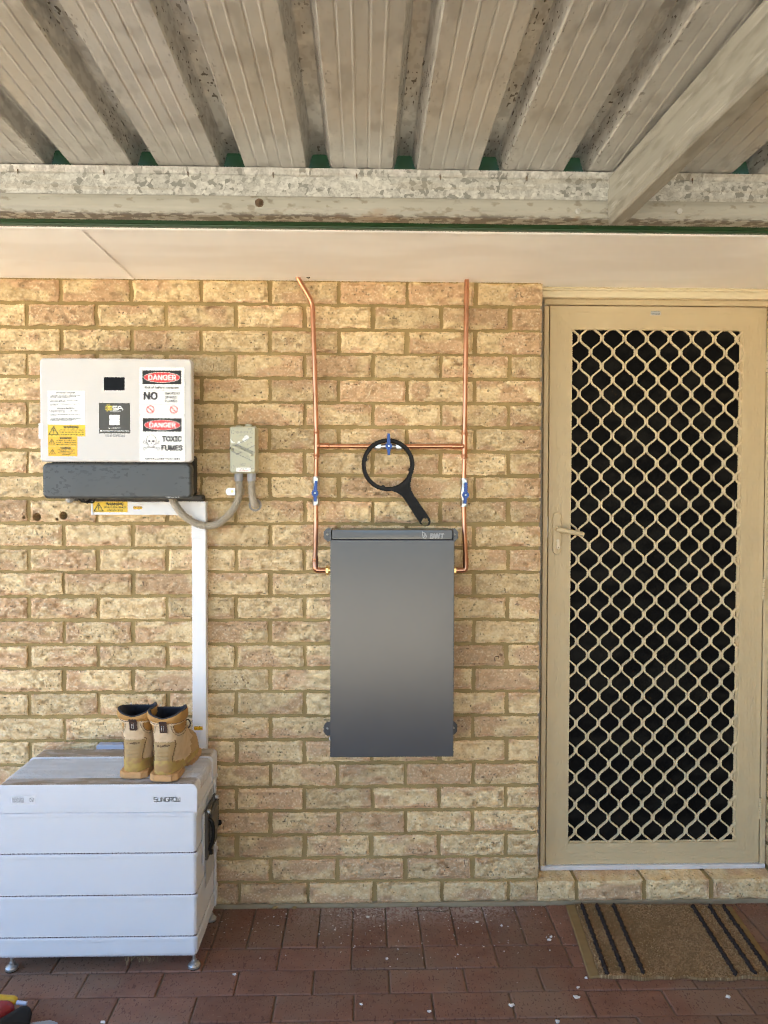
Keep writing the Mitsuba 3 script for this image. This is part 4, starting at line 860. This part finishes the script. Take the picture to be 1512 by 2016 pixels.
k = fpart(BAT, 'status_panel', rounded(-1.0635, -.9935, .5265, .5510, .003, .3715, .3730, .0004), 'm_battery', 30, label='small status panel with bar lights and round button')
fpart(k, 'light_bar', [prism(sbox(-1.0605 + i * .0032, .5312, -1.0590 + i * .0032, .5462), .3729, .3734) for i in range(11)], 'm_grey_ink', False)
fpart(k, 'button', [prism(Point(-1.0035, .5388).buffer(.0066).difference(Point(-1.0035, .5388).buffer(.0055)), .3729, .3734), prism(Point(-1.0035, .5388).buffer(.0028).difference(Point(-1.0035, .5388).buffer(.0018)), .3729, .3734)], 'm_faint_ink', False)
for x in (-1.0800, -.5225):
    for y in (-.345, -.085):
        k = part(BAT, 'foot', [tube([(x, y, .0015), (x, y, .004), (x, y, .010), (x, y, .013), (x, y, .018), (x, y, .0195)], [.0175, .0190, .0190, .0165, .0090, .0060], 24), hexprism((x, y, .019), (x, y, .025), .0085), cyl((x, y, .02), (x, y, .055), .0048, 14)], 'm_zinc', 35)
        put(k + '__pad', cyl((x, y, 0), (x, y, .004), .0182, 24), 'm_black', 35)
# right side fittings
sx = BX1
part(BAT, 'side_trim', cbox(sx - .002, sx + .0035, -.105, -.088, .06, .495, .0015), 'm_battery', 30, label='upright trim strip on the right side')
part(BAT, 'side_label', box(sx - .001, sx + .0008, -.225, -.140, .458, .487), 'm_gland', False, label='upper grey label on the right side'); part(BAT, 'side_label', box(sx - .001, sx + .0008, -.25, -.12, .20, .29), 'm_gland', False, label='lower grey label on the right side')
SWI = part(BAT, 'switch_cover', [cbox(sx - .001, sx + .012, -.275, -.115, .300, .455, .003), cbox(sx + .010, sx + .021, -.250, -.130, .345, .445, .005)], 'm_switch_cover', 30, label='dark plastic switch cover on the right side')
put(SWI + '__plate', cbox(sx - .001, sx + .003, -.295, -.272, .292, .455, .001), 'm_battery', 30)
put(SWI + '__screw', [cyl((sx + .008, -.262, .452), (sx + .018, -.262, .452), .0075, 14, .001)], 'm_zinc', 30); put(SWI + '__screw', [cyl((sx + .012, -.150, .455), (sx + .022, -.150, .455), .0075, 14, .001)], 'm_zinc', 30)
put(SWI + '__knob', cyl((sx + .010, -.245, .315), (sx + .022, -.245, .315), .009, 16, .002), 'm_black', 30); put(SWI + '__knob', cyl((sx + .014, -.135, .362), (sx + .029, -.135, .362), .009, 16, .002), 'm_black', 30)
put(SWI + '__pull_grip', tube(smoothpath([(sx + .010, -.262, .43), (sx + .026, -.262, .42), (sx + .028, -.262, .36), (sx + .012, -.262, .33)], .005), .006, 10), 'm_black', 40)
BRK = thing('wall_bracket', 'blue grey metal bracket between battery top and the wall', 'bracket')
fpart(BRK, 'flange', stack(-.9275, -.7000, .545, .5925, .006, [(0, .0), (0, .030), (.002, .032)]), 'm_bracket', 30)

# ------------------------------------------------------------------ boots
def boot(name_label, cx, cy, cz, yaw, mirror):
    B = thing('work_boot', name_label, 'boot', 'pair of work boots on the battery')
    nphi, nv = 120, 90
    tz = np.array([.014, .030, .050, .070, .088, .105, .125, .145, .165, .185, .205, .235])
    tb = np.array([.006, .002, .000, .001, .005, .010, .013, .011, .008, .004, .001, .000])
    tf = np.array([.286, .294, .290, .276, .244, .204, .168, .146, .130, .116, .106, .102])
    tw_ = np.array([.047, .0475, .048, .0475, .0468, .046, .0465, .0475, .0500, .0535, .0565, .0580])
    phi = np.linspace(-np.pi, np.pi, nphi + 1); vv = np.linspace(0, 1, nv + 1)
    PH, VV = np.meshgrid(phi, vv, indexing='ij')
    back = np.cos(PH)
    Htop = .1915 + .0190 * np.clip(np.abs(PH) / 1.05, 0, 1) - .010 * np.clip(-back, 0, 1) + .009 * np.exp(-((np.abs(PH) - 2.2) / .3) ** 2) * (mirror * np.sign(PH) > 0)
    Zz = .016 + VV * (Htop - .016)
    b, f, w = (np.interp(Zz, tz, t_) for t_ in (tb, tf, tw_))
    yc, ly = (b + f) / 2, (f - b) / 2
    cs, sn = np.cos(PH), np.sin(PH)
    yy_ = yc - ly * np.sign(cs) * np.abs(cs) ** .78
    # narrow heel, wide ball of the foot, round toe
    foot = np.clip((.10 - Zz) / .05, 0, 1)
    prof = 1 + foot * (.14 * np.exp(-((yy_ - .205) / .05) ** 2) - .10 * np.exp(-((yy_ - .11) / .03) ** 2) - .05 * np.exp(-((yy_ - .02) / .05) ** 2))
    xx = w * prof * np.sign(sn) * np.abs(sn) ** .72
    P3 = np.stack([xx, yy_, Zz], -1)
    # regions
    backness = np.clip(back, 0, 1); top_d = Htop - Zz
    collar_line = .177 - .004 * np.sin(PH)
    is_collar = Zz > collar_line
    rand_line = .050 + .014 * np.cos(PH * 1.6) * (np.abs(PH) < 1.2) - .012 * (np.abs(PH) > 1.2)
    is_rand = Zz < np.clip(rand_line, .03, .07)
    hx = np.interp(Zz, [.05, .118], [.0260, .0360]) * (1 - .25 * np.clip((Zz - .108) / .010, 0, 1) ** 2)
    is_heel = (np.abs(P3[..., 0]) < hx) & (back > 0) & (Zz > .050) & (Zz < .118) & ~is_rand
    sp_c = np.hypot((np.abs(PH) - 1.22) / .72, (Zz - .170) / .034)
    is_side = (sp_c < 1) & (Zz < .170) & ~is_collar
    is_vamp = (~is_collar) & (~is_rand) & (~is_heel) & ((np.abs(PH) > 1.9) | (Zz < .085) & (yy_ > .14))
    reg = np.zeros(PH.shape, int)
    reg[is_vamp] = 2; reg[is_side] = 5; reg[is_heel] = 3; reg[is_rand] = 4; reg[is_collar] = 1
    # relief: padded collar, groove under it, proud heel patch, stitched welts, heel ridges
    dis = np.zeros(PH.shape)
    dis += is_collar * .0055 * np.sin(np.clip((Zz - collar_line) / np.maximum(Htop - collar_line, 1e-4), 0, 1) * np.pi) ** .7
    dis -= .0022 * np.exp(-((Zz - collar_line) / .0022) ** 2)
    dis += is_heel * (.0026 + .0011 * np.sin((Zz - .055) * 2 * np.pi / .0105) * (np.abs(P3[..., 0]) < .016) * (Zz < .098))
    dis += is_rand * .0022
    dis -= is_side * .0016
    for off in (1.12, 1.24): dis += .0010 * np.exp(-((sp_c - off) / .035) ** 2) * (Zz < .172)
    dis += .0012 * (np.abs(Zz - .171) < .0028) * (~is_collar)
    dis -= .0012 * np.exp(-((np.abs(P3[..., 0]) - .0185) / .0012) ** 2) * (Zz > .118) * (Zz < .172) * (back > 0)
    crease = meshkit.fbm(np.stack([PH * 2.5, Zz * 45, PH * 0 + cx * 7], -1), 3, 5) - .5
    dis += crease * .0050 * np.clip((Zz - .05) / .05, 0, 1) * (~is_collar)
    du = np.gradient(P3, axis=0); dv = np.gradient(P3, axis=1); nrm = np.cross(du, dv); nrm /= np.linalg.norm(nrm, axis=-1, keepdims=True) + 1e-12
    out = np.sign((nrm[..., 0] * P3[..., 0] + nrm[..., 1] * (P3[..., 1] - yc)).mean()); P3 = P3 + nrm * out * dis[..., None]
    M = T  # local to world below
    c, s = math.cos(yaw), math.sin(yaw)
    def world(p): p = np.asarray(p, float); x = p[..., 0] * mirror; return np.stack([cx + c * x + s * p[..., 1], cy - s * x + c * p[..., 1], cz + p[..., 2]], -1)
    V = world(P3).reshape(-1, 3); N1 = nv + 1
    names = {0: ('upper', 'm_boot_upper'), 1: ('collar', 'm_boot_collar'), 2: ('vamp', 'm_boot_vamp'), 3: ('heel_patch', 'm_boot_heel'), 4: ('heel_rand', 'm_boot_rand'), 5: ('side_panel', 'm_boot_collar')}
    faces = {k: [] for k in names}
    for i in range(nphi):
        for j in range(nv):
            a, b_, c_, d_ = i * N1 + j, (i + 1) * N1 + j, (i + 1) * N1 + j + 1, i * N1 + j + 1
            faces[np.bincount([reg[i, j], reg[i + 1, j], reg[i + 1, j + 1], reg[i, j + 1]]).argmax()] += [[a, b_, c_], [a, c_, d_]]
    full = trimesh.Trimesh(V, np.vstack([faces[k] for k in names]), process=False)
    for k, (nm, mt) in names.items():
        if len(faces[k]):
            m = trimesh.Trimesh(V, faces[k], process=False); m.remove_unreferenced_vertices()
            if mirror * out < 0: m.invert()
            part(B, nm, m, mt, True)
    # lining: over the rim and down inside
    rim = P3[:-1, -1]; L_ = []
    for jj, ins, dz_ in ((nv, -.0012, -.004), (nv, -.0006, .0010), (nv, .0040, .0020), (nv, .0075, -.004), (nv - 16, .0095, 0), (nv - 34, .0085, 0), (nv - 52, .0085, 0)):
        q_ = P3[:-1, jj].copy(); cen = q_.mean(0); dirn = q_ - cen; dirn[:, 2] = 0; ln = np.linalg.norm(dirn, axis=1, keepdims=True)
        q_ = q_ - dirn / ln * ins; q_[:, 2] += dz_; L_.append(world(q_))
    m = loft(L_, False); c_ = len(m.vertices); part(B, 'lining', cat([m, loft([L_[-1], L_[-1] * .001 + L_[-1].mean(0) * .999], False)]), 'm_boot_lining', 50)
    # sole: heel block, waist, lugged forepart
    def foot_outline(y0, y1, extra=0., n=40):
        ys = np.linspace(y0, y1, n); hw = .0430 + .0095 * np.exp(-((ys - .205) / .055) ** 2) - .004 * np.exp(-((ys - .115) / .03) ** 2) + extra
        hw = hw * np.clip(np.sqrt(np.clip((ys + .006 + extra) / .02, 0, 1)), .62, 1) * np.clip(np.sqrt(np.clip((.300 - ys) / .055, 0, 1)), 0, 1)
        return np.vstack([np.column_stack([hw, ys]), np.column_stack([-hw, ys])[::-1]])
    def slab_(y0, y1, z0_, z1_, e0, e1):
        a, b_ = foot_outline(y0, y1, e0), foot_outline(y0, y1, e1)
        return loft([world(np.column_stack([a, np.full(len(a), z0_)])), world(np.column_stack([(a + b_) / 2, np.full(len(a), (z0_ + z1_) / 2)])), world(np.column_stack([b_, np.full(len(b_), z1_)]))])
    SO = part(B, 'sole', [slab_(-.001, .2990, .0125, .0195, .0002, .0000), slab_(-.002, .092, .0, .0130, .0012, .0004), slab_(.135, .295, .0, .0130, -.002, .0002)], 'm_boot_sole', 35)
    lug = []
    for i in range(7):
        for sgn in (-1, 1):
            yl = .150 + i * .019; hw = .0455 + .0095 * math.exp(-((yl - .205) / .055) ** 2) * 1.0
            hw *= min(1, math.sqrt(max(0, (.300 - yl) / .055)))
            q_ = cbox(sgn * hw - .006, sgn * hw + .003, yl - .006, yl + .006, .0002, .0200, .0015); q_.vertices = world(q_.vertices); lug.append(q_)
    for q_ in lug: put(SO + '__tread_lug', q_, 'm_boot_sole', 30)
    st_ = []
    for side in (-1, 1):
        ln_ = []
        for zz in np.linspace(.056, .116, 16):
            j_ = int(np.argmin(np.abs(Zz[nphi // 2] - zz))); col = P3[:, j_, 0] * (back[:, j_] > 0) + 9 * (back[:, j_] <= 0)
            i_ = int(np.argmin(np.abs(col - side * np.interp(zz, [.05, .118], [.0260, .0360]) * (1 - .25 * max(0, (zz - .108) / .010) ** 2)))); ln_.append(P3[i_, j_] + nrm[i_, j_] * out * .0004)
        st_.append(tube(world(smoothpath(ln_, .003)), .0010, 6))
        for off in (1.0, 1.18):
            ln_ = []
            for a in np.linspace(.05, np.pi - .05, 22):
                ph_, zz = side * (1.22 - .72 * off * math.cos(a)), .170 - .034 * off * math.sin(a); i_ = int(np.argmin(np.abs(phi - ph_))); j_ = int(np.argmin(np.abs(Zz[i_] - zz))); ln_.append(P3[i_, j_] + nrm[i_, j_] * out * .0004)
            st_.append(tube(world(smoothpath(ln_, .003)), .0008, 6))
    ln_ = [at_ for at_ in (P3[i_, int(np.argmin(np.abs(Zz[i_] - .1755)))] + nrm[i_, int(np.argmin(np.abs(Zz[i_] - .1755)))] * out * .0003 for i_ in range(0, nphi + 1, 4))]
    st_.append(tube(world(smoothpath(ln_, .004)), .0011, 6))
    for q_ in st_: part(B, 'stitching', q_, 'm_boot_stitch', 40)
    # pull tab on the heel, stitch line, eyelets and lace
    def at(ph, zz, off):
        i = int(np.argmin(np.abs(phi - ph))); j = int(np.argmin(np.abs(Zz[i] - zz))); return P3[i, j] + nrm[i, j] * out * off
    tabp = [at(0, zz, o) for zz, o in ((.186, .0005), (.184, .004), (.176, .0055), (.165, .0035), (.150, .0028), (.146, .0008))]
    R_ = [world(np.array([(p_[0] - .0115 + .002 * mirror, p_[1], p_[2]), (p_[0] + .0115 + .002 * mirror, p_[1] + .0008, p_[2]), (p_[0] + .0115, p_[1] + .004, p_[2]), (p_[0] - .0115, p_[1] + .004, p_[2])])) for p_ in tabp]
    TB = part(B, 'pull_tab', loft(R_), 'm_boot_tab', 30, label='dark brown heel pull tab')
    put(TB + '__print', [cat([box(-.004 + dx, -.0025 + dx, -.0006, .0003, -.012 + i * .0042, -.0095 + i * .0042) for i in range(6) for dx in (0, .0055)]).apply_translation(world(np.array([.0, tabp[3][1] - .0006, .166])))], 'm_crumb', False)
    ey = []
    for zz in (.187, .203):
        for sgn in (-1, 1):
            p_ = at(sgn * 2.55, zz, .004); tt_ = [(p_[0], p_[1] + .0055 * math.cos(a), p_[2] + .0055 * math.sin(a)) for a in np.linspace(0, 2 * np.pi, 13)]; part(B, 'eyelet', tube(world(np.array(tt_)), .0011, 6), 'm_zinc', 40)
    la = []
    for sgn in (-1, 1):
        p_ = at(sgn * 2.35, .140, .0)
        la.append(tube(world(np.array([(p_[0] + sgn * .012 * math.sin(a) , p_[1] + .004 * math.cos(a), p_[2] + .012 - .019 * (1 - math.cos(a)) * .7) for a in np.linspace(0, np.pi, 14)])), .0022, 8))
    for zz in (.10, .118, .136, .154, .172):
        a_, b_ = at(-2.75, zz, .003), at(2.75, zz, .003); mid = (a_ + b_) / 2 + np.array([0, .004, .003]); la.append(tube(world(smoothpath([a_, mid, b_], .004)), .0022, 8))
    for q_ in la: part(B, 'lace', q_, 'm_boot_tab', 40)
    # embossed maker's script on the heel patch
    hp = at(0, .107, .0); tx = text('SteelBlue', -.020, .020, 0, .0068, 0, True, depth=.0012)
    v = tx.vertices; v2 = np.array([(x, at(math.asin(max(-1, min(1, x / .05))), .105, .0)[1] - .0010 - zq, .1045 + y) for x, y, zq in v]) if False else np.column_stack([v[:, 0] * mirror, np.interp(np.abs(v[:, 0]), [0, .01, .02, .03], [hp[1], hp[1] + .0008, hp[1] + .0036, hp[1] + .009]) - .0002 - v[:, 2], .1035 + v[:, 1] + .08 * v[:, 0] * mirror])
    tx.vertices = world(v2); put(B + '__heel_patch__lettering', tx, 'm_boot_stitch', False)
    return B
boot('left tan work boot seen from the heel, half hidden by the other', -.7165, -.322, .5832, math.radians(2), 1)
boot('right tan work boot showing its side, toe and lace loop', -.6165, -.349, .5832, math.radians(3), 1)

# ------------------------------------------------------------------ door mat
MAT = thing('door_mat', 'woven jute door mat with black stripes at both ends', 'mat')
A_, B_, C_, D_ = np.array([.685, -.432]), np.array([1.272, -.452]), np.array([1.308, -.043]), np.array([.721, -.022])
def mat_pt(u, v):
    u, v = np.asarray(u, float), np.asarray(v, float)
    w00, w10, w11, w01 = (1 - u) * (1 - v), u * (1 - v), u * v, (1 - u) * v
    p = w00[..., None] * A_ + w10[..., None] * B_ + w11[..., None] * C_ + w01[..., None] * D_
    p = p.copy(); p[..., 1] += (v < .03) * (.004 * np.sin(u * 17) + .003 * np.sin(u * 41)) * 1.0
    h = .007 + .0035 * np.sin(u * 9 + v * 3) * (.3 + .7 * (1 - v)) * .5 + .0016 * meshkit.noise(np.stack([u * 14, v * 10, u * 0], -1))
    return p, h
def mat_sheet(u0, u1, nu, nv_, relief, lift=0):
    U, V_ = np.meshgrid(np.linspace(u0, u1, nu + 1), np.linspace(0, 1, nv_ + 1), indexing='ij'); p, h = mat_pt(U, V_)
    if relief:
        row = np.floor(V_ * 66); h = h + .0026 * np.abs(np.sin(V_ * 66 * np.pi)) + .0022 * np.abs(np.sin((U * 84 + .5 * (row % 2)) * np.pi)) + .0010 * (meshkit.noise(np.stack([U * 230, V_ * 200, U * 0], -1)) - .5)
    else: h = h - .001 + .0006 * np.sin(V_ * 160)
    top = np.concatenate([p, (h + lift)[..., None]], -1); bot = top.copy(); bot[..., 2] = .0015
    n1 = nv_ + 1; Vx = np.vstack([top.reshape(-1, 3), bot.reshape(-1, 3)]); o = (nu + 1) * n1; F = []
    i, j = np.meshgrid(np.arange(nu), np.arange(nv_), indexing='ij'); a = (i * n1 + j).ravel(); b = a + n1
    F = np.vstack([np.column_stack([a, b, b + 1]), np.column_stack([a, b + 1, a + 1])]).tolist()
    loop = [k * n1 for k in range(nu)] + [nu * n1 + k for k in range(nv_)] + [k * n1 + nv_ for k in range(nu, 0, -1)] + [k for k in range(nv_, 0, -1)]
    for q in range(len(loop)):
        x_, y_ = loop[q], loop[(q + 1) % len(loop)]; F += [[x_, x_ + o, y_ + o], [x_, y_ + o, y_]]
    return trimesh.Trimesh(Vx, F, process=False)
part(MAT, 'weave', mat_sheet(.055, .945, 420, 290, True), 'm_jute', True)
part(MAT, 'selvedge', mat_sheet(.0, .056, 8, 60, False), 'm_selvedge', True, label='plain left edge band'); part(MAT, 'selvedge', mat_sheet(.944, 1.0, 8, 60, False), 'm_selvedge', True, label='plain right edge band')
for i, u in enumerate((.095, .185, .285, .760, .860, .945)):
    vs = np.linspace(.985, .035 if i % 3 else .015, 130); st = []
    wob = .0028 * np.sin(vs * 88 + i)
    for s in (-1, 1):
        uu = u + wob + s * .0050 * np.sin(vs * 150 + (0 if s > 0 else np.pi)) ; p, h = mat_pt(uu, vs)
        st.append(tube(np.column_stack([p, h + .0042 + .0014 * np.cos(vs * 150 + (0 if s > 0 else np.pi))]), 0.0054, 7))
    part(MAT, 'stripe', st, 'm_black_yarn', 50)

# ------------------------------------------------------------------ litter
def crumb(x, y, s, seed):
    m = trimesh.creation.icosphere(subdivisions=1, radius=1.0); r = np.random.default_rng(seed)
    v = m.vertices * (1 + .35 * (r.random((len(m.vertices), 1)) - .5)) * [s, s * (.6 + .5 * r.random()), s * .45]; a = r.random() * 6.28
    m.vertices = np.column_stack([v[:, 0] * math.cos(a) - v[:, 1] * math.sin(a) + x, v[:, 0] * math.sin(a) + v[:, 1] * math.cos(a) + y, v[:, 2] + s * .35]); return m
def flake(x, y, s, seed):
    r = np.random.default_rng(seed); th_ = np.linspace(0, 2 * np.pi, 11)[:-1]; rad = s * (.55 + .6 * r.random(10)); q = np.column_stack([x + rad * np.cos(th_), y + rad * .75 * np.sin(th_)])
    return loft([np.column_stack([q, np.full(10, .0004)]), np.column_stack([(q - [x, y]) * .9 + [x, y], np.full(10, .003) + .0015 * r.random(10)])])
CG = 'white mortar flakes scattered on the pavers'
for i, (x, y, s, lb) in enumerate([(-.3911, -.385, .0075, 'white mortar flake right of the battery foot, beside a paver joint'), (.6125, -.2255, .0085, 'larger lower flake of the close pair left of the mat'), (.6234, -.2083, .006, 'smaller upper flake of the close pair left of the mat'),
                              (.3903, -.1159, .0075, 'curled white flake in the dusty header pavers, right of the dust'), (.4718, -.1393, .0065, 'flat white flake midway between the curled flake and the mat'), (.6772, -.4256, .006, 'small white flake touching the mat by its front left corner'),
                              (.6232, -.5136, .013, 'largest white flake, on the pavers before the front left mat corner'), (.4266, -.5448, .0115, 'big smeared white flake on a paver joint left of the largest one'), (1.0682, -.5212, .0105, 'white flake alone in front of the middle of the mat'),
                              (.5423, -.6153, .010, 'white flake at the very bottom edge below the largest one'), (.1882, -.5655, .008, 'white flake near the bottom middle, on a paver below the cabinet'), (.0163, -.0764, .0072, 'white flake on the dusty header pavers below the cabinet middle'),
                              (-.7202, -.5892, .009, 'white flake at the bottom edge in front of the battery'), (.0761, -.3159, .006, 'small white flake in the second paver row below the cabinet'), (-.0050, -.5300, .007, 'small white flake in the fourth paver row below the cabinet left side'), (.640, -.47, .006, 'tiny white flake between the mat corner and the largest flake')]):
    k = thing('mortar_flake', lb, 'flake', CG); part(k, 'chip', flake(x, y, s * .8, 40 + i), 'm_crumb', 30)
dust = []
for i in range(260):
    x = rng.normal(.12, .38); y = -.02 - abs(rng.normal(0, .16)); s = .0012 + .0018 * rng.random() ** 2
    if -1.0 < x < 1.2 and y > -.75: dust.append(crumb(x, y, s, 900 + i))
put('mortar_grit', dust, 'm_crumb', False); labels['mortar_grit'] = {'label': 'fine white mortar grit strewn over the pavers near the wall', 'category': 'grit', 'kind': 'stuff'}
for i, (x, s) in enumerate(((-.312, .010), (-.243, .008))):
    k = thing('mortar_lump', 'pale lump of mortar at the foot of the wall beside the battery' if i else 'larger pale lump of mortar at the foot of the wall nearest the battery', 'mortar'); part(k, 'lump', crumb(x, -.014, s, 70 + i), 'm_mortar', 30)
TUFT = thing('dry_straw', 'wisps of dry straw hanging under the front of the battery', 'straw')
st = []
for i in range(16):
    x = -.70 + rng.normal(0, .020) + (.06 if i % 3 == 0 else 0); y = -.338 + rng.normal(0, .006); st.append(tube([(x, y, .050), (x + rng.normal(0, .003), y - .004, .035), (x + rng.normal(0, .006), y - .006, .012 + .012 * rng.random())], [.0007, .0006, .0004], 5))
for q_ in st: part(TUFT, 'blade', q_, 'm_straw', 40)
TWIG = thing('dry_twig', 'thin dark twig lying against the wall on the dusty pavers', 'twig')
part(TWIG, 'stem', tube(smoothpath([(.170, -.045, .003), (.215, -.038, .004), (.262, -.050, .003), (.300, -.046, .003)], .01), .0012, 6), 'm_rust', 40)
# cordless tool poking into the lower left corner
TOOL = thing('power_tool', 'red and black power tool with yellow cap cut by the lower left corner', 'tool')
body = m3.Manifold.hull(m3.Manifold.batch_hull([m3.Manifold.sphere(.030, 20).translate([-1.055, -.595, .036]), m3.Manifold.sphere(.026, 20).translate([-.990, -.590, .036]), m3.Manifold.sphere(.024, 20).translate([-1.03, -.675, .034])]))
part(TOOL, 'body', tm(body), 'm_red_plastic', 40)
cap = m3.Manifold.batch_hull([m3.Manifold.sphere(.016, 20).translate([-1.045, -.567, .054]), m3.Manifold.sphere(.012, 20).translate([-.978, -.563, .049])])
part(TOOL, 'cap', tm(cap), 'm_yellow_plastic', 40)
part(TOOL, 'trigger', cyl((-.965, -.570, .048), (-.935, -.574, .046), .0055, 14, .001), 'm_bracket', 40)
grip = m3.Manifold.batch_hull([m3.Manifold.sphere(.024, 20).translate([-.936, -.600, .030]), m3.Manifold.sphere(.026, 20).translate([-.970, -.655, .030]), m3.Manifold.sphere(.020, 20).translate([-.922, -.640, .024])])
part(TOOL, 'grip', tm(grip), 'm_black', 40)
bl = Polygon([(-.93, -.622), (-.858, -.607), (-.832, -.619), (-.828, -.631), (-.846, -.635), (-.852, -.657), (-.93, -.667)])
part(TOOL, 'blade', prism(bl, .012, .022), 'm_tool_steel', False)
